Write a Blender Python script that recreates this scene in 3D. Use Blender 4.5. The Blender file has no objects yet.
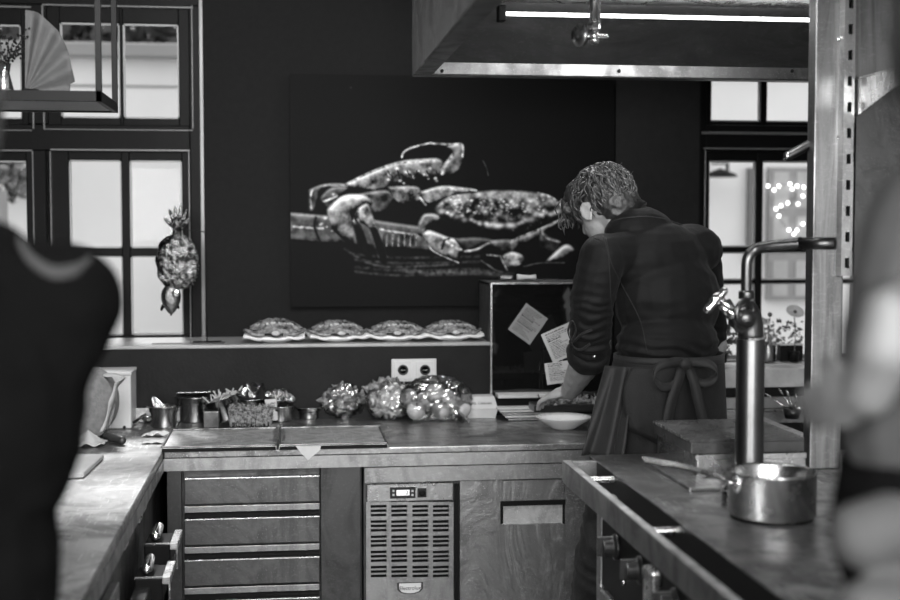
import bpy, bmesh, math, random
import numpy as np
from mathutils import Vector, Matrix, noise
random.seed(7)
SC = bpy.context.scene
COL = SC.collection

# ------------------------------------------------------------------ camera
F = 1310.0; H = 1.55
YAW = math.atan(164 / F); PITCH = math.atan(70 / F)
cam = bpy.data.cameras.new('camera'); camo = bpy.data.objects.new('camera', cam); COL.objects.link(camo)
cam.sensor_width = 36; cam.lens = 36 * F / 900; cam.clip_start = 0.05; cam.clip_end = 200
camo.location = (0, 0, H); camo.rotation_euler = (math.pi / 2 - PITCH, 0, -YAW)
cam.dof.use_dof = True; cam.dof.focus_distance = 3.75; cam.dof.aperture_fstop = 2.5
SC.camera = camo
RC = camo.rotation_euler.to_matrix()

# ------------------------------------------------------------------ world, lights, exposure
w = bpy.data.worlds.new('world'); SC.world = w; w.use_nodes = True
w.node_tree.nodes['Background'].inputs[0].default_value = (1, 1, 1, 1)
w.node_tree.nodes['Background'].inputs[1].default_value = 0.92
SC.view_settings.view_transform = 'Standard'; SC.view_settings.look = 'None'
SC.view_settings.gamma = 1; SC.view_settings.use_curve_mapping = False
SC.view_settings.exposure = 0.55

def area(name, loc, target, size, power, sy=None, spread=math.pi):
    l = bpy.data.lights.new(name, 'AREA'); l.energy = power; l.shape = 'RECTANGLE'
    l.size = size; l.size_y = sy or size; l.spread = spread
    o = bpy.data.objects.new(name, l); COL.objects.link(o); o.location = loc
    o.rotation_euler = (Vector(target) - Vector(loc)).to_track_quat('-Z', 'Y').to_euler()
    return o
sl = bpy.data.lights.new('sun', 'SUN'); sl.energy = 1.6; sl.angle = math.radians(9)
sun = bpy.data.objects.new('sun', sl); COL.objects.link(sun)
sun.rotation_euler = Vector((0.12, -1, -0.78)).to_track_quat('-Z', 'Y').to_euler(); sun.location = (-0.5, 8, 6)
area('prep_fill_light', (0.15, 2.9, 2.72), (-0.2, 4.0, 0.9), 1.2, 26, 0.4)  # unseen fill lamp added to brighten the rear worktop
area('middle_fill_light', (0.3, 1.9, 2.72), (0.4, 4.4, 0.9), 1.8, 85, 0.5)  # added overhead fill out of view, aimed at the back of the kitchen
area('front_wall_fill_light', (0.6, 0.1, 2.6), (0.6, -1.2, 1.5), 2.6, 75, 0.4)  # added light on the front wall, gives the steel brightness to reflect
area('camera_side_fill_light', (0.2, -1.1, 1.95), (0.4, 4.5, 1.0), 3.0, 170, 1.0)  # added unseen panel behind the camera, no window there; fills the fronts
area('hood_lamp_glow', (0.95, 2.95, 2.1), (0.95, 3.5, 1.75), 0.5, 3, 0.1)
area('added_rim_light', (0.9, 4.4, 2.72), (0.7, 3.6, 1.3), 0.9, 12, 0.3)  # added back light out of view, puts a rim on the cook

def ray(px, py):
    return RC @ Vector(((px - 450) / F, (300 - py) / F, -1))
def P(px, py, D):
    d = ray(px, py); return Vector((0, 0, H)) + d * (D / d.y)
def PZ(px, py, z):
    d = ray(px, py); return Vector((0, 0, H)) + d * ((z - H) / d.z)
def R(x0, y0, x1, y1, D):
    a = P(x0, (y0 + y1) / 2, D).x; b = P(x1, (y0 + y1) / 2, D).x
    t = P((x0 + x1) / 2, y0, D).z; u = P((x0 + x1) / 2, y1, D).z
    return a, b, u, t

# ------------------------------------------------------------------ materials
def mat(name, c=0.5, rough=0.5, metal=0.0, c2=None, scale=8, rv=0.0, bump=0.0, bscale=None, stretch=(1, 1, 1),
        spec=0.5, detail=4, contrast=0.0, emit=0, sheen=0):
    m = bpy.data.materials.new(name); m.use_nodes = True
    nt = m.node_tree; b = nt.nodes['Principled BSDF']; L = nt.links
    b.inputs['Base Color'].default_value = (c, c, c, 1); b.inputs['Roughness'].default_value = rough
    b.inputs['Metallic'].default_value = metal; b.inputs['Specular IOR Level'].default_value = spec
    if sheen: b.inputs['Sheen Weight'].default_value = sheen
    if emit:
        b.inputs['Emission Color'].default_value = (1, 1, 1, 1); b.inputs['Emission Strength'].default_value = emit
    tc = nt.nodes.new('ShaderNodeTexCoord'); mp = nt.nodes.new('ShaderNodeMapping'); mp.inputs['Scale'].default_value = stretch
    L.new(tc.outputs['Object'], mp.inputs[0])
    def nz(sc, det=detail):
        n = nt.nodes.new('ShaderNodeTexNoise'); n.inputs['Scale'].default_value = sc; n.inputs['Detail'].default_value = det
        n.inputs['Roughness'].default_value = 0.65; L.new(mp.outputs[0], n.inputs[0]); return n
    def rng(src, lo, hi, a=None, bb=None):
        k = nt.nodes.new('ShaderNodeMapRange'); w_ = 0.2 - 0.15 * contrast
        k.inputs[1].default_value = 0.5 - w_; k.inputs[2].default_value = 0.5 + w_
        k.inputs[3].default_value = lo; k.inputs[4].default_value = hi; L.new(src, k.inputs[0]); return k
    if c2 is not None:
        n = nz(scale); k = rng(n.outputs[0], 0, 1)
        mx = nt.nodes.new('ShaderNodeMix'); mx.data_type = 'RGBA'
        mx.inputs[6].default_value = (c, c, c, 1); mx.inputs[7].default_value = (c2, c2, c2, 1)
        L.new(k.outputs[0], mx.inputs[0]); L.new(mx.outputs[2], b.inputs['Base Color'])
    if rv:
        n = nz(scale * 1.7); k = rng(n.outputs[0], max(0.03, rough - rv), rough + rv); L.new(k.outputs[0], b.inputs['Roughness'])
    if bump:
        n = nz(bscale or scale * 3); bp = nt.nodes.new('ShaderNodeBump'); bp.inputs['Strength'].default_value = bump
        bp.inputs['Distance'].default_value = 0.01
        L.new(n.outputs[0], bp.inputs['Height']); L.new(bp.outputs[0], b.inputs['Normal'])
    return m
def steel(name, c, rough, bump=0.12, c2f=0.55, scale=5, stretch=(1, 1, 1), scratch=0.5):
    """brushed worn steel: cloudy wiped smears and thin scratches"""
    m = mat(name, c, rough, 1.0); nt = m.node_tree; L = nt.links; b = nt.nodes['Principled BSDF']; N = nt.nodes.new
    tc = N('ShaderNodeTexCoord')
    def noise_(rot, sc, f, det, dist, lo, hi):
        mp = N('ShaderNodeMapping'); mp.inputs['Rotation'].default_value = rot; mp.inputs['Scale'].default_value = sc; L.new(tc.outputs['Object'], mp.inputs[0])
        n = N('ShaderNodeTexNoise'); n.inputs['Scale'].default_value = f; n.inputs['Detail'].default_value = det; n.inputs['Distortion'].default_value = dist; n.inputs['Roughness'].default_value = .6
        L.new(mp.outputs[0], n.inputs[0]); k = N('ShaderNodeMapRange'); k.interpolation_type = 'SMOOTHSTEP'
        k.inputs[1].default_value = lo; k.inputs[2].default_value = hi; L.new(n.outputs[0], k.inputs[0]); return k.outputs[0]
    def mix(f, a_, col, out='RGBA'):
        mx = N('ShaderNodeMix'); mx.data_type = 'RGBA'; L.new(f, mx.inputs[0])
        if isinstance(a_, float): mx.inputs[6].default_value = (a_,) * 3 + (1,)
        else: L.new(a_, mx.inputs[6])
        mx.inputs[7].default_value = (col,) * 3 + (1,); return mx.outputs[2]
    st = stretch
    cloud = noise_((0.2, 0.6, 0.4), (st[0] * 1.6, st[1] * 1.6, st[2] * .8), scale, 5, 1.2, .36, .64)
    fine = noise_((0.1, 0.5, 0.5), (5, 2, 14), scale * 2.2, 4, .8, .52, .74)
    sc1 = noise_((0, 0.35, 0.65), (90, 3, 60), 3, 2, .25, .62, .72)
    col = mix(cloud, float(c), c * c2f)
    fm = N('ShaderNodeMath'); fm.operation = 'MULTIPLY'; fm.inputs[1].default_value = .45; L.new(fine, fm.inputs[0]); col = mix(fm.outputs[0], col, min(1, c * 1.35))
    sm = N('ShaderNodeMath'); sm.operation = 'MULTIPLY'; sm.inputs[1].default_value = scratch; L.new(sc1, sm.inputs[0]); col = mix(sm.outputs[0], col, min(1, c * 1.7))
    L.new(col, b.inputs['Base Color'])
    r1 = N('ShaderNodeMath'); r1.operation = 'MULTIPLY_ADD'; r1.inputs[1].default_value = .14; r1.inputs[2].default_value = rough - .05; L.new(cloud, r1.inputs[0])
    r2 = N('ShaderNodeMath'); r2.operation = 'MULTIPLY_ADD'; r2.inputs[1].default_value = .12; L.new(fm.outputs[0], r2.inputs[0]); L.new(r1.outputs[0], r2.inputs[2]); L.new(r2.outputs[0], b.inputs['Roughness'])
    if bump:
        bp = N('ShaderNodeBump'); bp.inputs['Strength'].default_value = bump * .3; bp.inputs['Distance'].default_value = .01; L.new(cloud, bp.inputs['Height']); L.new(bp.outputs[0], b.inputs['Normal'])
    return m
M = dict(
    wall=mat('dark_wall_paint', 0.009, 0.8, spec=.12, c2=0.012, scale=40, bump=0.15, bscale=220),
    lwall=mat('dark_low_wall_paint', 0.005, 0.5, spec=.12, c2=0.010, scale=9, bump=0.1, bscale=90),
    frame=mat('dark_window_paint', 0.0045, 0.42, spec=.07, bump=0.06, bscale=60),
    black=mat('black_metal', 0.007, 0.45, spec=.1),
    blackp=mat('black_plastic', 0.012, 0.3),
    floor=mat('dark_floor_tile', 0.05, 0.4, c2=0.03, scale=3),
    ceil=mat('grey_ceiling', 0.25, 0.8, c2=0.2, scale=3),
    steel=steel('worn_steel', 0.42, 0.38),
    steelt=steel('counter_steel', 0.45, 0.34, bump=0.2, scale=4, scratch=0.9, c2f=.38),
    steeld=steel('dark_steel', 0.10, 0.42, bump=0.15),
    steelh=steel('hood_steel', 0.27, 0.36, stretch=(0.4, 1, 1.6), c2f=.6, bump=.05, scratch=.15), tray=steel('tray_steel', 0.62, 0.52, bump=.05, scratch=.4),
    steelb=steel('bright_steel', 0.72, 0.27, bump=0.08, scratch=0.2),
    steelm=steel('drawer_steel', 0.17, 0.4, bump=0.15, scratch=0.7), steelf=steel('fridge_door_steel', 0.42, 0.38, bump=0.3, scratch=0.8, c2f=.4),
    rail=steel('rail_steel', 0.36, 0.34, bump=0.05, scratch=0.2), hob=steel('hob_steel', 0.3, 0.4, bump=0.3, scale=22, scratch=0.6),
    post=steel('post_steel', 0.28, 0.42, stretch=(3, 3, 0.5), bump=0.1, scratch=0.2),
    pan=mat('pan_steel', 0.6, 0.2, 1.0, c2=0.35, scale=14, rv=0.1, bump=0.05),
    chrome=mat('chrome', 0.75, 0.12, 1.0),
    dchrome=mat('dark_chrome', 0.15, 0.34, 1.0, c2=0.09, scale=5),
    gcard=mat('reflected_card', 0.22, 0.7), white=mat('white_paint', 0.46, 0.5), card=mat('white_card', 0.5, 0.7, c2=0.42, scale=12),  # the grey card's tone is a dimmed reflection in the cabinet glass
    napkin=mat('white_linen', 0.6, 0.85, bump=0.3, bscale=60),
    porc=mat('white_porcelain', 0.75, 0.15), ink=mat('black_ink', 0.015, 0.6),
    crab=mat('crab_shell', 0.3, 0.22, c2=0.02, scale=45, rv=0.1, bump=0.7, bscale=90, contrast=0.5),
    crabw=mat('crab_pale_shell', 0.6, 0.3, c2=0.3, scale=60, bump=0.3),
    shirt=mat('black_shirt', 0.006, 0.6, c2=0.008, scale=60, bump=0.2, bscale=300, sheen=0.03, spec=.12),
    apron=mat('black_apron', 0.009, 0.6, c2=0.012, scale=20, bump=0.25, bscale=200, sheen=0.04, spec=.15),
    denim=mat('dark_denim', 0.010, 0.8, c2=0.025, scale=16, bump=0.4, bscale=180, sheen=0.03, spec=.1),
    skin=mat('skin', 0.36, 0.45, c2=0.28, scale=22, bump=0.25, bscale=90),
    hair=mat('dark_hair', 0.012, 0.35, c2=0.05, scale=70, bump=0.3, bscale=120),
    white_tub=mat('white_tub', 0.45, 0.35), strap=mat('grey_strap', 0.02, 0.8), tissue=mat('pale_tissue', 0.36, 0.85, bump=0.3, bscale=40), blackh=mat('black_handle', 0.025, 0.4),
    wboard=mat('pale_board', 0.35, 0.5, c2=.3, scale=6), potm=mat('saucepan_steel', 0.42, 0.24, 1.0, c2=0.25, scale=12, rv=0.1, bump=0.06),
    grey=mat('grey_jersey', 0.042, 0.85, c2=0.028, scale=14, bump=0.2),
    dgrey=mat('charcoal_cloth', 0.0035, 0.95, spec=.03, c2=0.0025, scale=14, bump=0.2),
    hair2=mat('hair_lock', 0.015, 0.3, c2=0.11, scale=60), apron2=mat('apron_cotton', 0.014, 0.55, c2=0.02, scale=20, bump=0.2, bscale=200, sheen=0.05, spec=.2), skinl=mat('pale_skin', 0.12, 0.6, c2=0.09, scale=12),
    leaf=mat('leafy_green', 0.1, 0.4, c2=0.3, scale=50, bump=0.3, contrast=0.4),
    leafd=mat('dark_foliage', 0.03, 0.5, c2=0.08, scale=30),
    apple=mat('apple_skin', 0.42, 0.25, c2=0.25, scale=14, bump=0.1),
    caul=mat('cauliflower', 0.72, 0.6, c2=0.45, scale=60, bump=0.6),
    plaster=mat('outdoor_plaster', 0.85, 0.9, c2=0.78, scale=1.5),
    roof=mat('roof_tile', 0.1, 0.7, c2=0.05, scale=10), gutter=mat('gutter_grey', 0.3, 0.6),
    wood=mat('worn_board', 0.3, 0.55, c2=0.22, scale=8, stretch=(1, 8, 1), bump=0.1),
    fan=mat('fan_linen', 0.055, 0.8, c2=0.04, scale=20, bump=0.2),
    roll=mat('paper_roll_side', 0.2, 0.9, c2=0.13, scale=60, bump=0.5, bscale=150),
    castiron=mat('cast_iron', 0.03, 0.3, 0.3, c2=0.09, scale=9, rv=0.1, bump=0.2),
    lamp=mat('tube_light', 0.9, 0.5, emit=3), bulb=mat('fairy_bulb', 0.9, 0.5, emit=5), lcd=mat('display_glow', 0.7, 0.4, emit=0.35),
    ground=mat('paving', 0.5, 0.9, c2=0.4, scale=2), bglass=mat('smoked_glass', 0.006, 0.03, spec=1.0),
)
def glass(name, tint=1.0, gl=0.08, rough=0.0, ior=1.45):
    m = bpy.data.materials.new(name); m.use_nodes = True; nt = m.node_tree; nt.nodes.clear()
    o = nt.nodes.new('ShaderNodeOutputMaterial'); t = nt.nodes.new('ShaderNodeBsdfTransparent'); g = nt.nodes.new('ShaderNodeBsdfGlossy')
    t.inputs[0].default_value = (tint, tint, tint, 1); g.inputs['Roughness'].default_value = rough
    lw = nt.nodes.new('ShaderNodeFresnel'); lw.inputs[0].default_value = ior
    ad = nt.nodes.new('ShaderNodeMath'); ad.operation = 'ADD'; ad.inputs[1].default_value = gl; ad.use_clamp = True
    nt.links.new(lw.outputs[0], ad.inputs[0])
    mx = nt.nodes.new('ShaderNodeMixShader'); nt.links.new(ad.outputs[0], mx.inputs[0]); nt.links.new(t.outputs[0], mx.inputs[1]); nt.links.new(g.outputs[0], mx.inputs[2])
    nt.links.new(mx.outputs[0], o.inputs[0]); return m
M['pane'] = glass('window_glass', 0.97, 0.0, 0, 1.12); M['film'] = glass('clear_plastic_film', 0.92, 0.16, 0.16)
M['frost'] = glass('frosted_plastic', 0.45, 0.35, 0.4)

# ------------------------------------------------------------------ mesh helpers
WL = {}
class MB:
    def __init__(s): s.v = []; s.f = []; s.mi = []
    def add(s, vs, fs):
        n = len(s.v); s.v += [tuple(x) for x in vs]; s.f += [tuple(i + n for i in f) for f in fs]; return s
    def box(s, x0, x1, y0, y1, z0, z1):
        vs = [(x, y, z) for x in (x0, x1) for y in (y0, y1) for z in (z0, z1)]
        return s.add(vs, [(0, 1, 3, 2), (4, 6, 7, 5), (0, 4, 5, 1), (2, 3, 7, 6), (0, 2, 6, 4), (1, 5, 7, 3)])
    def pbox(s, x0, y0, x1, y1, D, dep):
        a, b, u, t = R(x0, y0, x1, y1, D); return s.box(a, b, D, D + dep, u, t)
    def obox(s, c, size, rot=None):
        r = rot or Matrix.Identity(3); sx, sy, sz = [k / 2 for k in size]
        vs = [Vector(c) + r @ Vector((x * sx, y * sy, z * sz)) for x in (-1, 1) for y in (-1, 1) for z in (-1, 1)]
        return s.add(vs, [(0, 1, 3, 2), (4, 6, 7, 5), (0, 4, 5, 1), (2, 3, 7, 6), (0, 2, 6, 4), (1, 5, 7, 3)])
    def prism(s, poly, d):
        """extrude the 3D polygon poly along vector d"""
        n = len(poly); d = Vector(d); vs = [Vector(p) for p in poly] + [Vector(p) + d for p in poly]
        return s.add(vs, [tuple(range(n))[::-1], tuple(range(n, 2 * n))] + [(i, (i + 1) % n, n + (i + 1) % n, n + i) for i in range(n)])
    def tube(s, pts, r, n=12, cap=True):
        pts = [Vector(p) for p in pts]; rs = r if isinstance(r, (list, tuple)) else [r] * len(pts)
        t = (pts[1] - pts[0]).normalized(); u = t.orthogonal().normalized(); vs = []; fs = []
        for i, p in enumerate(pts):
            if i == 0: tt = pts[1] - pts[0]
            elif i == len(pts) - 1: tt = pts[-1] - pts[-2]
            else: tt = (pts[i + 1] - p).normalized() + (p - pts[i - 1]).normalized()
            if tt.length < 1e-9: tt = t
            tt.normalize(); u = (u - tt * u.dot(tt))
            u = u.normalized() if u.length > 1e-6 else tt.orthogonal().normalized()
            v = tt.cross(u)
            for k in range(n):
                a = 2 * math.pi * k / n; vs.append(p + (u * math.cos(a) + v * math.sin(a)) * rs[i])
        for i in range(len(pts) - 1):
            for k in range(n):
                a = i * n + k; b = i * n + (k + 1) % n; fs.append((a, b, b + n, a + n))
        if cap: fs += [tuple(range(n))[::-1], tuple(range((len(pts) - 1) * n, len(pts) * n))]
        return s.add(vs, fs)
    def lathe(s, prof, c=(0, 0, 0), rot=None, n=32, sx=1, sy=1):
        """profile [(r,z)] spun round local z; open ends are closed when r>0"""
        r_ = rot or Matrix.Identity(3); c = Vector(c); vs = []; fs = []
        for (r, z) in prof:
            for k in range(n):
                a = 2 * math.pi * k / n; vs.append(c + r_ @ Vector((r * math.cos(a) * sx, r * math.sin(a) * sy, z)))
        m = len(prof)
        for i in range(m - 1):
            for k in range(n):
                a = i * n + k; b = i * n + (k + 1) % n; fs.append((a, b, b + n, a + n))
        fs += [tuple(range(n))[::-1], tuple(range((m - 1) * n, m * n))]
        return s.add(vs, fs)
    def ell(s, c, r, rot=None, nu=20, nv=12):
        prof = [(math.sin(math.pi * (i + .02) / (nv + .04)), -math.cos(math.pi * (i + .02) / (nv + .04))) for i in range(nv + 1)]
        r_ = (rot or Matrix.Identity(3)) @ Matrix.Diagonal(Vector((r[0], r[1], r[2]) if hasattr(r, '__len__') else (r, r, r)))
        return s.lathe(prof, c, r_, nu)
    def caps(s, p0, r0, p1, r1, n=14):
        p0 = Vector(p0); p1 = Vector(p1); d = p1 - p0; q = d.to_track_quat('Z', 'Y').to_matrix(); l = d.length; prof = []
        for i in range(7): a = math.pi / 2 * i / 6; prof.append((max(1e-4, r0 * math.sin(a)), -r0 * math.cos(a)))
        for i in range(7): a = math.pi / 2 * i / 6; prof.append((max(1e-4, r1 * math.cos(a)), l + r1 * math.sin(a)))
        return s.lathe(prof, p0, q, n)
    def ribbon(s, pts, wid, side, th=0.002):
        """flat strip following pts; side = width direction (vector or list)"""
        pts = [Vector(p) for p in pts]; n = len(pts); vs = []
        for i, p in enumerate(pts):
            t = (pts[min(i + 1, n - 1)] - pts[max(i - 1, 0)]).normalized()
            sd = Vector(side[i] if isinstance(side, list) else side).normalized()
            wv = wid[i] if isinstance(wid, list) else wid
            nn = t.cross(sd).normalized() * th / 2; sd = sd * wv / 2
            vs += [p - sd - nn, p + sd - nn, p + sd + nn, p - sd + nn]
        fs = [(0, 1, 2, 3), tuple(range(4 * n - 4, 4 * n))[::-1]]
        for i in range(n - 1):
            for k in range(4):
                a = 4 * i + k; b = 4 * i + (k + 1) % 4; fs.append((a, a + 4, b + 4, b))
        return s.add(vs, fs)
    def grid(s, fn, nu, nv, th=None):
        """surface from fn(u,v); with th it is closed to that thickness"""
        top = [Vector(fn(i / nu, j / nv)) for j in range(nv + 1) for i in range(nu + 1)]
        W = nu + 1; q = [(j * W + i, j * W + i + 1, (j + 1) * W + i + 1, (j + 1) * W + i) for j in range(nv) for i in range(nu)]
        if not th: return s.add(top, q)
        bm = bmesh.new(); bv = [bm.verts.new(p) for p in top]
        for f in q: bm.faces.new([bv[k] for k in f])
        bm.normal_update(); bot = [v.co - v.normal * th for v in bv]; bm.free(); n = len(top)
        fs = q + [tuple(k + n for k in f[::-1]) for f in q]
        ring = [i for i in range(W)] + [j * W + nu for j in range(1, nv + 1)] + [nv * W + i for i in range(nu - 1, -1, -1)] + [j * W for j in range(nv - 1, 0, -1)]
        for a, b in zip(ring, ring[1:] + ring[:1]): fs.append((b, a, a + n, b + n))
        return s.add(top + bot, fs)
    def build(s, name, m, parent=None, smooth=False, bevel=0.0, kind=None, fix=True, sub=0):
        me = bpy.data.meshes.new(name); v = np.array(s.v, dtype=float); c = Vector(((v.min(0) + v.max(0)) / 2).tolist())
        if parent is None: c.z = float(v[:, 2].min())
        v = v - np.array(c); me.from_pydata(v.tolist(), [], s.f)
        if fix:
            bm = bmesh.new(); bm.from_mesh(me); bmesh.ops.recalc_face_normals(bm, faces=bm.faces); bm.to_mesh(me); bm.free()
        if smooth: me.shade_smooth()
        me.materials.append(m)
        return link(name, me, c, parent, bevel, kind, sub)
def link(name, me, c, parent=None, bevel=0, kind=None, sub=0):
    o = bpy.data.objects.new(name, me); COL.objects.link(o); c = Vector(c); pl = Vector((0, 0, 0))
    if parent: o.parent = parent; pl = WL[parent.name]
    o.location = c - pl; WL[o.name] = c
    if bevel:
        b = o.modifiers.new('bevel', 'BEVEL'); b.width = bevel; b.segments = 2; b.limit_method = 'ANGLE'; b.angle_limit = 0.7
    if sub: b = o.modifiers.new('sub', 'SUBSURF'); b.levels = sub; b.render_levels = sub
    if kind: o['kind'] = kind
    return o
def tag(o, label, cat, group=None):
    o['label'] = label; o['category'] = cat
    if group: o['group'] = group
    return o
def thing(name, loc, label=None, cat=None, group=None):
    o = bpy.data.objects.new(name, None); COL.objects.link(o); o.location = loc; o.empty_display_size = 0.05
    WL[o.name] = Vector(loc)
    if label: tag(o, label, cat, group)
    return o
def copy_tree(o, loc=None, rz=None, parent=None):
    c = o.copy(); COL.objects.link(c); c.parent = parent
    if loc is not None: c.location = loc; WL[c.name] = Vector(loc)
    if rz is not None: c.rotation_euler = (0, 0, rz)
    for ch in [k for k in COL.objects if k.parent is o]: copy_tree(ch, parent=c)
    return c
def blob(mb, voxel, smooth=4, disp=None, sub=False):
    """one continuous skin around overlapping forms"""
    me = bpy.data.meshes.new('t'); me.from_pydata(mb.v, [], mb.f)
    bm = bmesh.new(); bm.from_mesh(me); bmesh.ops.recalc_face_normals(bm, faces=bm.faces); bm.to_mesh(me); bm.free()
    o = bpy.data.objects.new('t', me); COL.objects.link(o)
    r = o.modifiers.new('r', 'REMESH'); r.mode = 'VOXEL'; r.voxel_size = voxel
    if smooth: s = o.modifiers.new('s', 'SMOOTH'); s.iterations = smooth; s.factor = 0.5
    dg = bpy.context.evaluated_depsgraph_get(); m2 = bpy.data.meshes.new_from_object(o.evaluated_get(dg))
    bpy.data.objects.remove(o); bpy.data.meshes.remove(me)
    if disp:
        co = [Vector(v.co) for v in m2.vertices]; nn = [Vector(v.normal) for v in m2.vertices]
        for v, c, n in zip(m2.vertices, co, nn): v.co = c + n * disp(c, n)
    out = MB(); out.v = [tuple(v.co) for v in m2.vertices]; out.f = [tuple(p.vertices) for p in m2.polygons]
    bpy.data.meshes.remove(m2); return out
def text(s, size, c, right, up, name, m, parent, depth=0.0006):
    cu = bpy.data.curves.new('t', 'FONT'); cu.body = s; cu.size = size; cu.align_x = 'CENTER'; cu.align_y = 'CENTER'; cu.extrude = depth
    o = bpy.data.objects.new('t', cu); COL.objects.link(o); dg = bpy.context.evaluated_depsgraph_get()
    me = bpy.data.meshes.new_from_object(o.evaluated_get(dg)); bpy.data.objects.remove(o)
    right = Vector(right).normalized(); up = Vector(up).normalized(); n = right.cross(up)
    for v in me.vertices: k = Vector(v.co); v.co = right * k.x + up * k.y + n * k.z
    me.materials.clear(); me.materials.append(m)
    return link(name, me, c, parent)
def bez(p, n=12):
    """smooth curve through the points p"""
    p = [Vector(q) for q in p]; out = []
    for i in range(len(p) - 1):
        a = p[max(i - 1, 0)]; b = p[i]; c = p[i + 1]; d = p[min(i + 2, len(p) - 1)]
        for k in range(n):
            t = k / n; out.append(0.5 * ((2 * b) + (c - a) * t + (2 * a - 5 * b + 4 * c - d) * t * t + (3 * b - a - 3 * c + d) * t ** 3))
    out.append(p[-1]); return out
def Rz(a): return Matrix.Rotation(a, 3, 'Z')
def Rx(a): return Matrix.Rotation(a, 3, 'X')
def Ry(a): return Matrix.Rotation(a, 3, 'Y')

# ================================================================== THE ROOM
YW = 5.0                      # window wall
CZ = 0.88                     # worktop height
IZ = 0.97                     # island height
DC = PZ(300, 449, CZ).y       # front edge of the rear worktop
DB = DC + 0.64                # front of the low wall
LZ = P(300, 344, DB).z        # top of the low wall
XL, XR, YN, ZC = -2.3, 2.6, -1.2, 2.75
MB().box(XL - .2, XR + .2, YN, YW + .3, -0.1, 0).build('floor', M['floor'], kind='structure')
MB().box(XL - .2, XR + .2, YN, YW + .3, ZC, ZC + .1).build('ceiling', M['ceil'], kind='structure')
MB().box(XL - .2, XL, YN, YW, 0, ZC).build('wall_left', M['wall'], kind='structure')
MB().box(XR, XR + .2, YN, YW, 0, ZC).build('wall_right', mat('grey_side_wall', .3, .8, c2=.25, scale=2), kind='structure')
MB().box(XL - .2, XR + .2, YN - .1, YN, 0, ZC).build('wall_front', mat('pale_front_wall', .5, .8, c2=.45, scale=2), kind='structure')
# window openings in the back wall
w1a, w1b, _, _ = R(-150, 150, 206, 330, YW); w2a, w2b, _, _ = R(700, 150, 985, 330, YW)
w1z0 = P(100, 341, YW).z - .01; w1z1 = P(100, 3, YW).z + .06; w2z0 = P(760, 362, YW).z; w2z1 = P(760, 60, YW).z + .08
m = MB()
for a, b, c, d in ((XL, w1a, 0, ZC), (w1a, w1b, 0, w1z0), (w1a, w1b, w1z1, ZC), (w1b, w2a, 0, ZC), (w2a, w2b, 0, w2z0), (w2a, w2b, w2z1, ZC), (w2b, XR, 0, ZC)):
    m.box(a, b, YW, YW + .3, c, d)
m.build('wall_back', M['wall'], kind='structure')
# pilaster: the wall right of the picture stands a little proud
a, b, u, t = R(614, 80, 697, 360, YW)
MB().box(a, b, YW - .02, YW, 0, ZC).build('trim_1', mat('grey_wall_paint', 0.014, 0.8, spec=.15, c2=0.018, scale=30), kind='structure')
# low wall with the serving ledge
la = XL; lb = P(490, 360, DB).x
MB().box(la, lb, DB, YW, 0, LZ - .012).build('wall_ledge', M['lwall'], kind='structure')
MB().box(P(95, 340, DB).x - .6, lb, DB - .008, YW, LZ - .012, LZ).build('trim_2', mat('ledge_top', 0.32, 0.35, c2=0.22, scale=7), kind='structure', bevel=.003)
# low wall continuing behind the cook
rz = P(600, 395, DB).z
MB().box(lb, XR, DB + .02, YW, 0, rz).build('trim_3', M['lwall'], kind='structure')

def sash(wn, parent, px, py, bars_x, bars_y, Y, fw=None, name='sash_frame'):
    """px/py = outer extents, bars = list of (lo,hi) openings between the bars"""
    x = [P(k, (py[0] + py[1]) / 2, Y).x for k in px]; z = [P((px[0] + px[1]) / 2, k, Y).z for k in py]
    bx = [(P(a, 0, Y).x, P(b, 0, Y).x) for a, b in bars_x]
    ym = (px[0] + px[1]) / 2; bz = [(P(ym, b, Y).z, P(ym, a, Y).z) for a, b in bars_y]
    m = MB(); bead = MB()
    xs = [x[0]] + [k for p in bx for k in p] + [x[1]]
    for i in range(0, len(xs), 2): m.box(xs[i], xs[i + 1], Y, Y + .05, z[1], z[0])
    bz.sort(); zs = [z[1]] + [k for p in bz for k in p] + [z[0]]
    for (a, b) in bx:
        for i in range(0, len(zs), 2): m.box(a - .001, b + .001, Y + .002, Y + .048, zs[i], zs[i + 1])
        for (c, d) in bz:   # slim glazing beads
            e = .006
            for q in ((a, a + e, c, d), (b - e, b, c, d), (a, b, c, c + e), (a, b, d - e, d)): bead.box(q[0], q[1], Y + .012, Y + .03, q[2], q[3])
    fr = m.build(name, M['frame'], parent, bevel=.003)
    bead.build('glazing_bead', M['bead'], fr)
    g = MB()
    for (a, b) in bx:
        for (c, d) in bz: g.box(a, b, Y + .022, Y + .026, c, d)
    g.build('pane', M['pane'], fr)
    return fr
M['bead'] = mat('window_bead', 0.3, 0.4)  # paler than the frame: edge highlights painted into the beads
M['bead2'] = mat('frame_bead_highlight', 0.12, 0.25)  # light on the frame bevels, put in as a lighter colour
def casing(parent, rects, Y):
    m = MB(); b = MB()
    for (x0, y0, x1, y1) in rects:
        m.pbox(x0, y0, x1, y1, Y, .09)
    return m.build('window_frame', M['frame'], parent, bevel=.004)
win1 = thing('window_1', ((w1a + w1b) / 2, YW, w1z0)); win1['kind'] = 'structure'
YF = YW + .03
casing(win1, [(-150, -60, 206, 4), (190, 4, 206, 346), (27, 4, 47, 124), (27, 150, 47, 336), (-150, 124, 190, 150), (-150, 4, -130, 124), (-150, 150, -130, 336), (-150, 336, 190, 346)], YF)
sash(1, win1, (42, 194), (5, 129), [(59, 119), (122, 178)], [(23, 118)], YF + .02)
sash(1, win1, (49, 191), (150, 345), [(66, 119), (127, 180)], [(160, 248), (256, 337)], YF + .02)
sash(1, win1, (-130, 31), (5, 129), [(-112, -52), (-49, 20)], [(23, 118)], YF + .02)
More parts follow.
